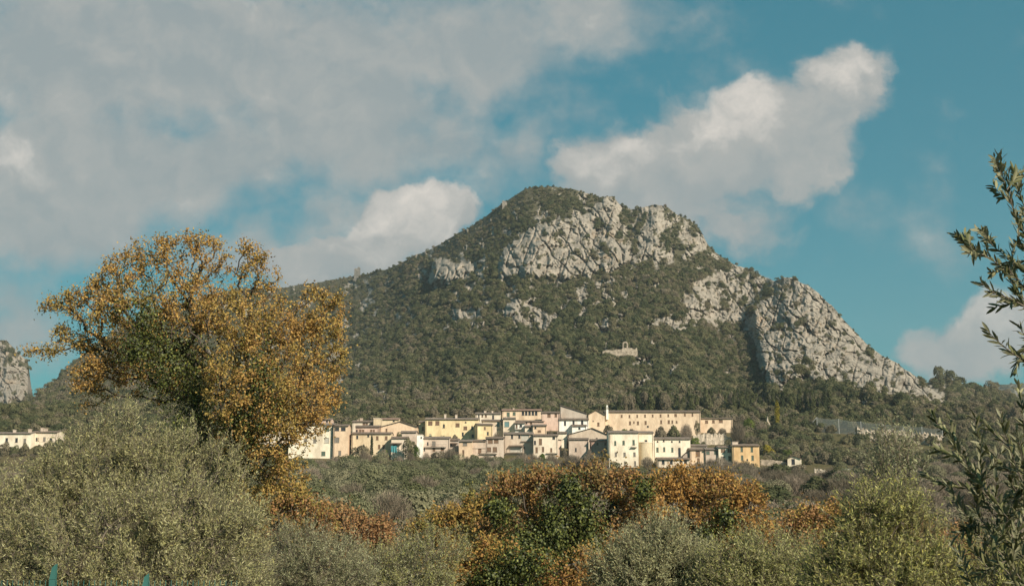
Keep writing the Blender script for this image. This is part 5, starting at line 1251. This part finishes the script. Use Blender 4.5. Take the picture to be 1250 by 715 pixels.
# the near olive at the right edge: every leaf a folded blade
def near_olive():
    D = 6.2; base = at(1365, 640, D + .3); root = np.array([base[0], D + .3, float(zg(base[0], D)) - .1])
    e = empty('olive_tree', tuple(root)); tag(e, 'near olive whose dark leafy branches reach in from the right edge', 'tree')
    S = []  # main shoots: photo points
    S += [[(1275, 330), (1250, 285), (1235, 250), (1224, 215), (1221, 184)], [(1280, 385), (1245, 345), (1212, 318), (1186, 303), (1163, 284)], [(1275, 350), (1240, 322), (1212, 300), (1195, 284)],
          [(1275, 390), (1240, 368), (1215, 358), (1196, 344)], [(1280, 455), (1245, 437), (1220, 418), (1204, 402)], [(1275, 300), (1255, 262), (1243, 232), (1238, 206)], [(1275, 425), (1252, 410), (1243, 395)],
          [(1280, 390), (1250, 372), (1225, 372), (1212, 376)], [(1275, 330), (1248, 318), (1222, 330), (1210, 332)], [(1280, 420), (1258, 420), (1243, 440), (1240, 455)],
          [(1285, 715), (1240, 655), (1205, 600), (1172, 548), (1160, 512)], [(1205, 600), (1185, 570), (1165, 556), (1140, 548)], [(1215, 620), (1180, 596), (1150, 590), (1128, 578)], [(1285, 650), (1250, 590), (1232, 545), (1222, 508)],
          [(1285, 560), (1255, 520), (1246, 488), (1243, 470)], [(1250, 590), (1215, 560), (1195, 535), (1190, 505)], [(1285, 610), (1262, 560), (1252, 530), (1248, 500)], [(1240, 655), (1205, 640), (1180, 645), (1160, 660)], [(1285, 690), (1245, 680), (1215, 690), (1190, 705)],
          [(1172, 548), (1160, 530), (1148, 522), (1138, 505)], [(1232, 545), (1210, 525), (1200, 512)], [(1285, 640), (1262, 610), (1250, 560), (1240, 530)]]
    S += [[(1224, 215), (1218, 204), (1214, 192)], [(1235, 250), (1232, 225), (1231, 205)], [(1229, 232), (1238, 220), (1243, 210)], [(1232, 245), (1222, 238), (1213, 226)], [(1186, 303), (1180, 292), (1176, 285)], [(1200, 311), (1190, 306), (1182, 310)], [(1212, 318), (1205, 306), (1204, 292)], [(1212, 300), (1204, 288), (1198, 280)], [(1240, 240), (1246, 225), (1248, 212)]]
    g = np.random.default_rng(3)
    for k in range(30):
        x = g.uniform(1185, 1275); y = g.uniform(560, 715); a = g.uniform(-2.5, -.6); l = g.uniform(30, 70)
        S.append([(x + 20, y + 25), (x, y), (x + math.cos(a) * l * .5, y + math.sin(a) * l * .5), (x + math.cos(a) * l, y + math.sin(a) * l)])
    for k in range(9):
        x = g.uniform(1225, 1285); y = g.uniform(262, 425); a = g.uniform(-2.7, -.8); l = g.uniform(16, 38)
        S.append([(x + 14, y + 14), (x, y), (x + math.cos(a) * l * .5, y + math.sin(a) * l * .5), (x + math.cos(a) * l, y + math.sin(a) * l)])
    TA, TB, RA, RB = [], [], [], []; LV = []
    def poly3(pts, dy0, dy1):
        m = len(pts); return [at(p[0], p[1], D + dy0 + (dy1 - dy0) * i / (m - 1)) for i, p in enumerate(pts)]
    for q, pts in enumerate(S):
        dy0 = g.uniform(-.25, .35); dy1 = dy0 + g.uniform(-.3, .3); p = poly3(pts, dy0, dy1)
        # smooth curve
        fine = []
        for i in range(len(p) - 1):
            p0 = p[max(i - 1, 0)]; p1 = p[i]; p2 = p[i + 1]; p3 = p[min(i + 2, len(p) - 1)]
            for t in np.linspace(0, 1, 6, endpoint=False):
                fine.append(.5 * ((2 * p1) + (p2 - p0) * t + (2 * p0 - 5 * p1 + 4 * p2 - p3) * t * t + (3 * p1 - p0 - 3 * p2 + p3) * t ** 3))
        fine.append(p[-1]); fine = np.array(fine); m = len(fine); rr = np.linspace(.0046 if q < 22 else .003, .0011, m)
        TA.append(fine[:-1]); TB.append(fine[1:]); RA.append(rr[:-1]); RB.append(rr[1:])
        seg = np.linalg.norm(np.diff(fine, axis=0), axis=1); cl = np.concatenate([[0], np.cumsum(seg)]); tot = cl[-1]
        s = .03; fl = 0
        while s < tot:
            t = s / tot; j = min(np.searchsorted(cl, s), m - 1); pos = np.array([np.interp(s, cl, fine[:, c]) for c in range(3)])
            tan = unit((fine[min(j + 1, m - 1)] - fine[max(j - 2, 0)])[None])[0]; ph = fl * 1.57 + g.normal() * .4; u = unit(np.cross(tan, [.3, .2, 1.])[None])[0]; w = np.cross(tan, u)
            for sg in (0, math.pi):
                if g.uniform() < .12: continue
                rd = u * math.cos(ph + sg) + w * math.sin(ph + sg); ax = unit((tan * g.uniform(.7, 1.3) + rd * g.uniform(.45, .95))[None])[0]
                up = unit((rd * -.6 + tan * .8 + g.normal(size=3) * .35)[None])[0]
                LV.append((pos, ax, up, g.uniform(.046, .078) * (1 - .25 * (t > .93))))
            fl += 1; s += g.uniform(.014, .023)
    # limbs that carry the shoots
    tr = np.array([root, root + [-.02, 0, .7], root + [-.1, .02, 1.3], root + [-.18, .0, 2.0], root + [-.3, -.02, 2.9], root + [-.36, -.05, 3.4]]); rr = np.array([.10, .085, .07, .045, .025, .012])
    TA.append(tr[:-1]); TB.append(tr[1:]); RA.append(rr[:-1]); RB.append(rr[1:])
    starts = [a[0] for a, q in zip(TA[:-1], range(len(S)))]
    for q, s0 in enumerate(starts):
        if S[q][0][0] < 1262: 
            continue
        z = s0[2] - .25; z = min(max(z, tr[1][2]), tr[-1][2]); b = np.array([np.interp(z, tr[:, 2], tr[:, c]) for c in range(3)])
        mid = (b + s0) / 2 + np.array([0, 0, .05]); TA.append(np.array([b, mid])); TB.append(np.array([mid, s0])); RA.append(np.array([.011, .008])); RB.append(np.array([.008, .0046]))
    V, Fc = tubes(np.concatenate(TA) - root, np.concatenate(TB) - root, np.concatenate(RA), np.concatenate(RB), 6)
    link('trunk', mesh_np('trunk', V, Fc, smooth=True), M_BARK, e)
    pos = np.array([l[0] for l in LV]) - root; ax = unit(np.array([l[1] for l in LV])); up = np.array([l[2] for l in LV]); ln = np.array([l[3] for l in LV])[:, None]; n = len(pos)
    sd_ = unit(np.cross(ax, up)); up = np.cross(sd_, ax); wd = ln * rng.uniform(.20, .27, (n, 1)); cv = rng.normal(size=(n, 1)) * .10
    P0 = pos; rows = []
    for t, wf in ((.12, .45), (.35, .95), (.62, 1.0), (.85, .6)):
        c = pos + ax * ln * t + up * ln * cv * t * t * 2; rows += [c + sd_ * wd * wf * .5 + up * wd * .14 * wf, c - up * wd * .05, c - sd_ * wd * wf * .5 + up * wd * .14 * wf]
    tipv = pos + ax * ln + up * ln * cv * 2
    V = np.stack([P0] + rows + [tipv], 1); k = V.shape[1]; f = []
    f += [(0, 2, 1, 1), (0, 3, 2, 2)]
    for r_ in range(3):
        a = 1 + r_ * 3; f += [(a, a + 1, a + 4, a + 3), (a + 1, a + 2, a + 5, a + 4)]
    a = 10; q4 = [x for x in f if len(set(x)) == 4]
    t3 = [(0, 2, 1), (0, 3, 2), (10, 11, 13), (11, 12, 13)]
    b = (np.arange(n) * k)[:, None, None]
    tri = []
    for x in q4: tri += [(x[0], x[1], x[2]), (x[0], x[2], x[3])]
    tri += t3
    Fc = (b + np.array(tri)[None]).reshape(-1, 3)
    cols = np.repeat(pick_cols(n, [(.12, .125, .055), (.15, .15, .07), (.20, .19, .10), (.085, .092, .038)], None, .2), k, 0)
    link('crown', mesh_np('crown', V.reshape(-1, 3), Fc, 3, cols, smooth=True), leaf_mat('near_olive_leaf', .12, (.17, .165, .10, 1), .22), e)
near_olive()

# teal fence in the lower left corner
def teal_fence():
    D = 15.0; r0 = at(60, 715, D); zb = float(zg(r0[0], D)); root = empty('wire_fence', (float(r0[0]), D, zb)); tag(root, 'teal wire mesh fence in front of the lower left olive', 'fence')
    mt = plain('teal_paint', (.035, .12, .105), .6, .3)
    top = float(at(60, 692, D)[2]) - zb
    X = [float(at(x, 700, D)[0] - r0[0]) for x in (-50, 65, 178, 292)]
    for i, x in enumerate(X):
        m = MB(); h = top + (.02, .02, -.09, -.28)[i]; w = .034
        m.hexa([(x - w, -.03, -.3), (x + w, -.03, -.3), (x + w, .03, -.3), (x - w, .03, -.3)], [(x - w, -.03, h - .16), (x + w, -.03, h - .16), (x + w, .03, h - .16), (x - w, .03, h - .16)])
        m.hexa([(x - w, -.03, h - .157), (x + w, -.03, h - .157), (x + w, .03, h - .157), (x - w, .03, h - .157)], [(x - .01, -.03, h - .02), (x + w, -.03, h + .02), (x + w, .03, h + .02), (x - .01, .03, h - .02)])
        m.build('post', mt, root)
    n = MB(); ht = top - .17; x0, x1 = X[0], X[-1]
    for z in np.arange(.1, ht + .01, .12): n.box(x0, x1, -.004, .004, z - .004, z + .004)
    for x in np.arange(x0, x1, .065): n.box(x - .003, x + .003, -.0085, -.0045, .05, ht + .02)
    n.build('wire_mesh', mt, root)
teal_fence()
# ---------------------------------------------------------------- the air between us and the mountain
def haze():
    m = MB(); m.box(-3600, 3600, -60, 4200, -420, 620)
    mt, nt, N, L = nmat('haze'); v = N('ShaderNodeVolumePrincipled')
    v.inputs['Color'].default_value = (.80, .88, .92, 1); v.inputs['Density'].default_value = HAZE; v.inputs['Anisotropy'].default_value = .2
    o = N('ShaderNodeOutputMaterial'); L(v.outputs[0], o.inputs['Volume'])
    h = m.build('haze', mt); tag(h, kind='stuff')
HAZE = .00010
haze()
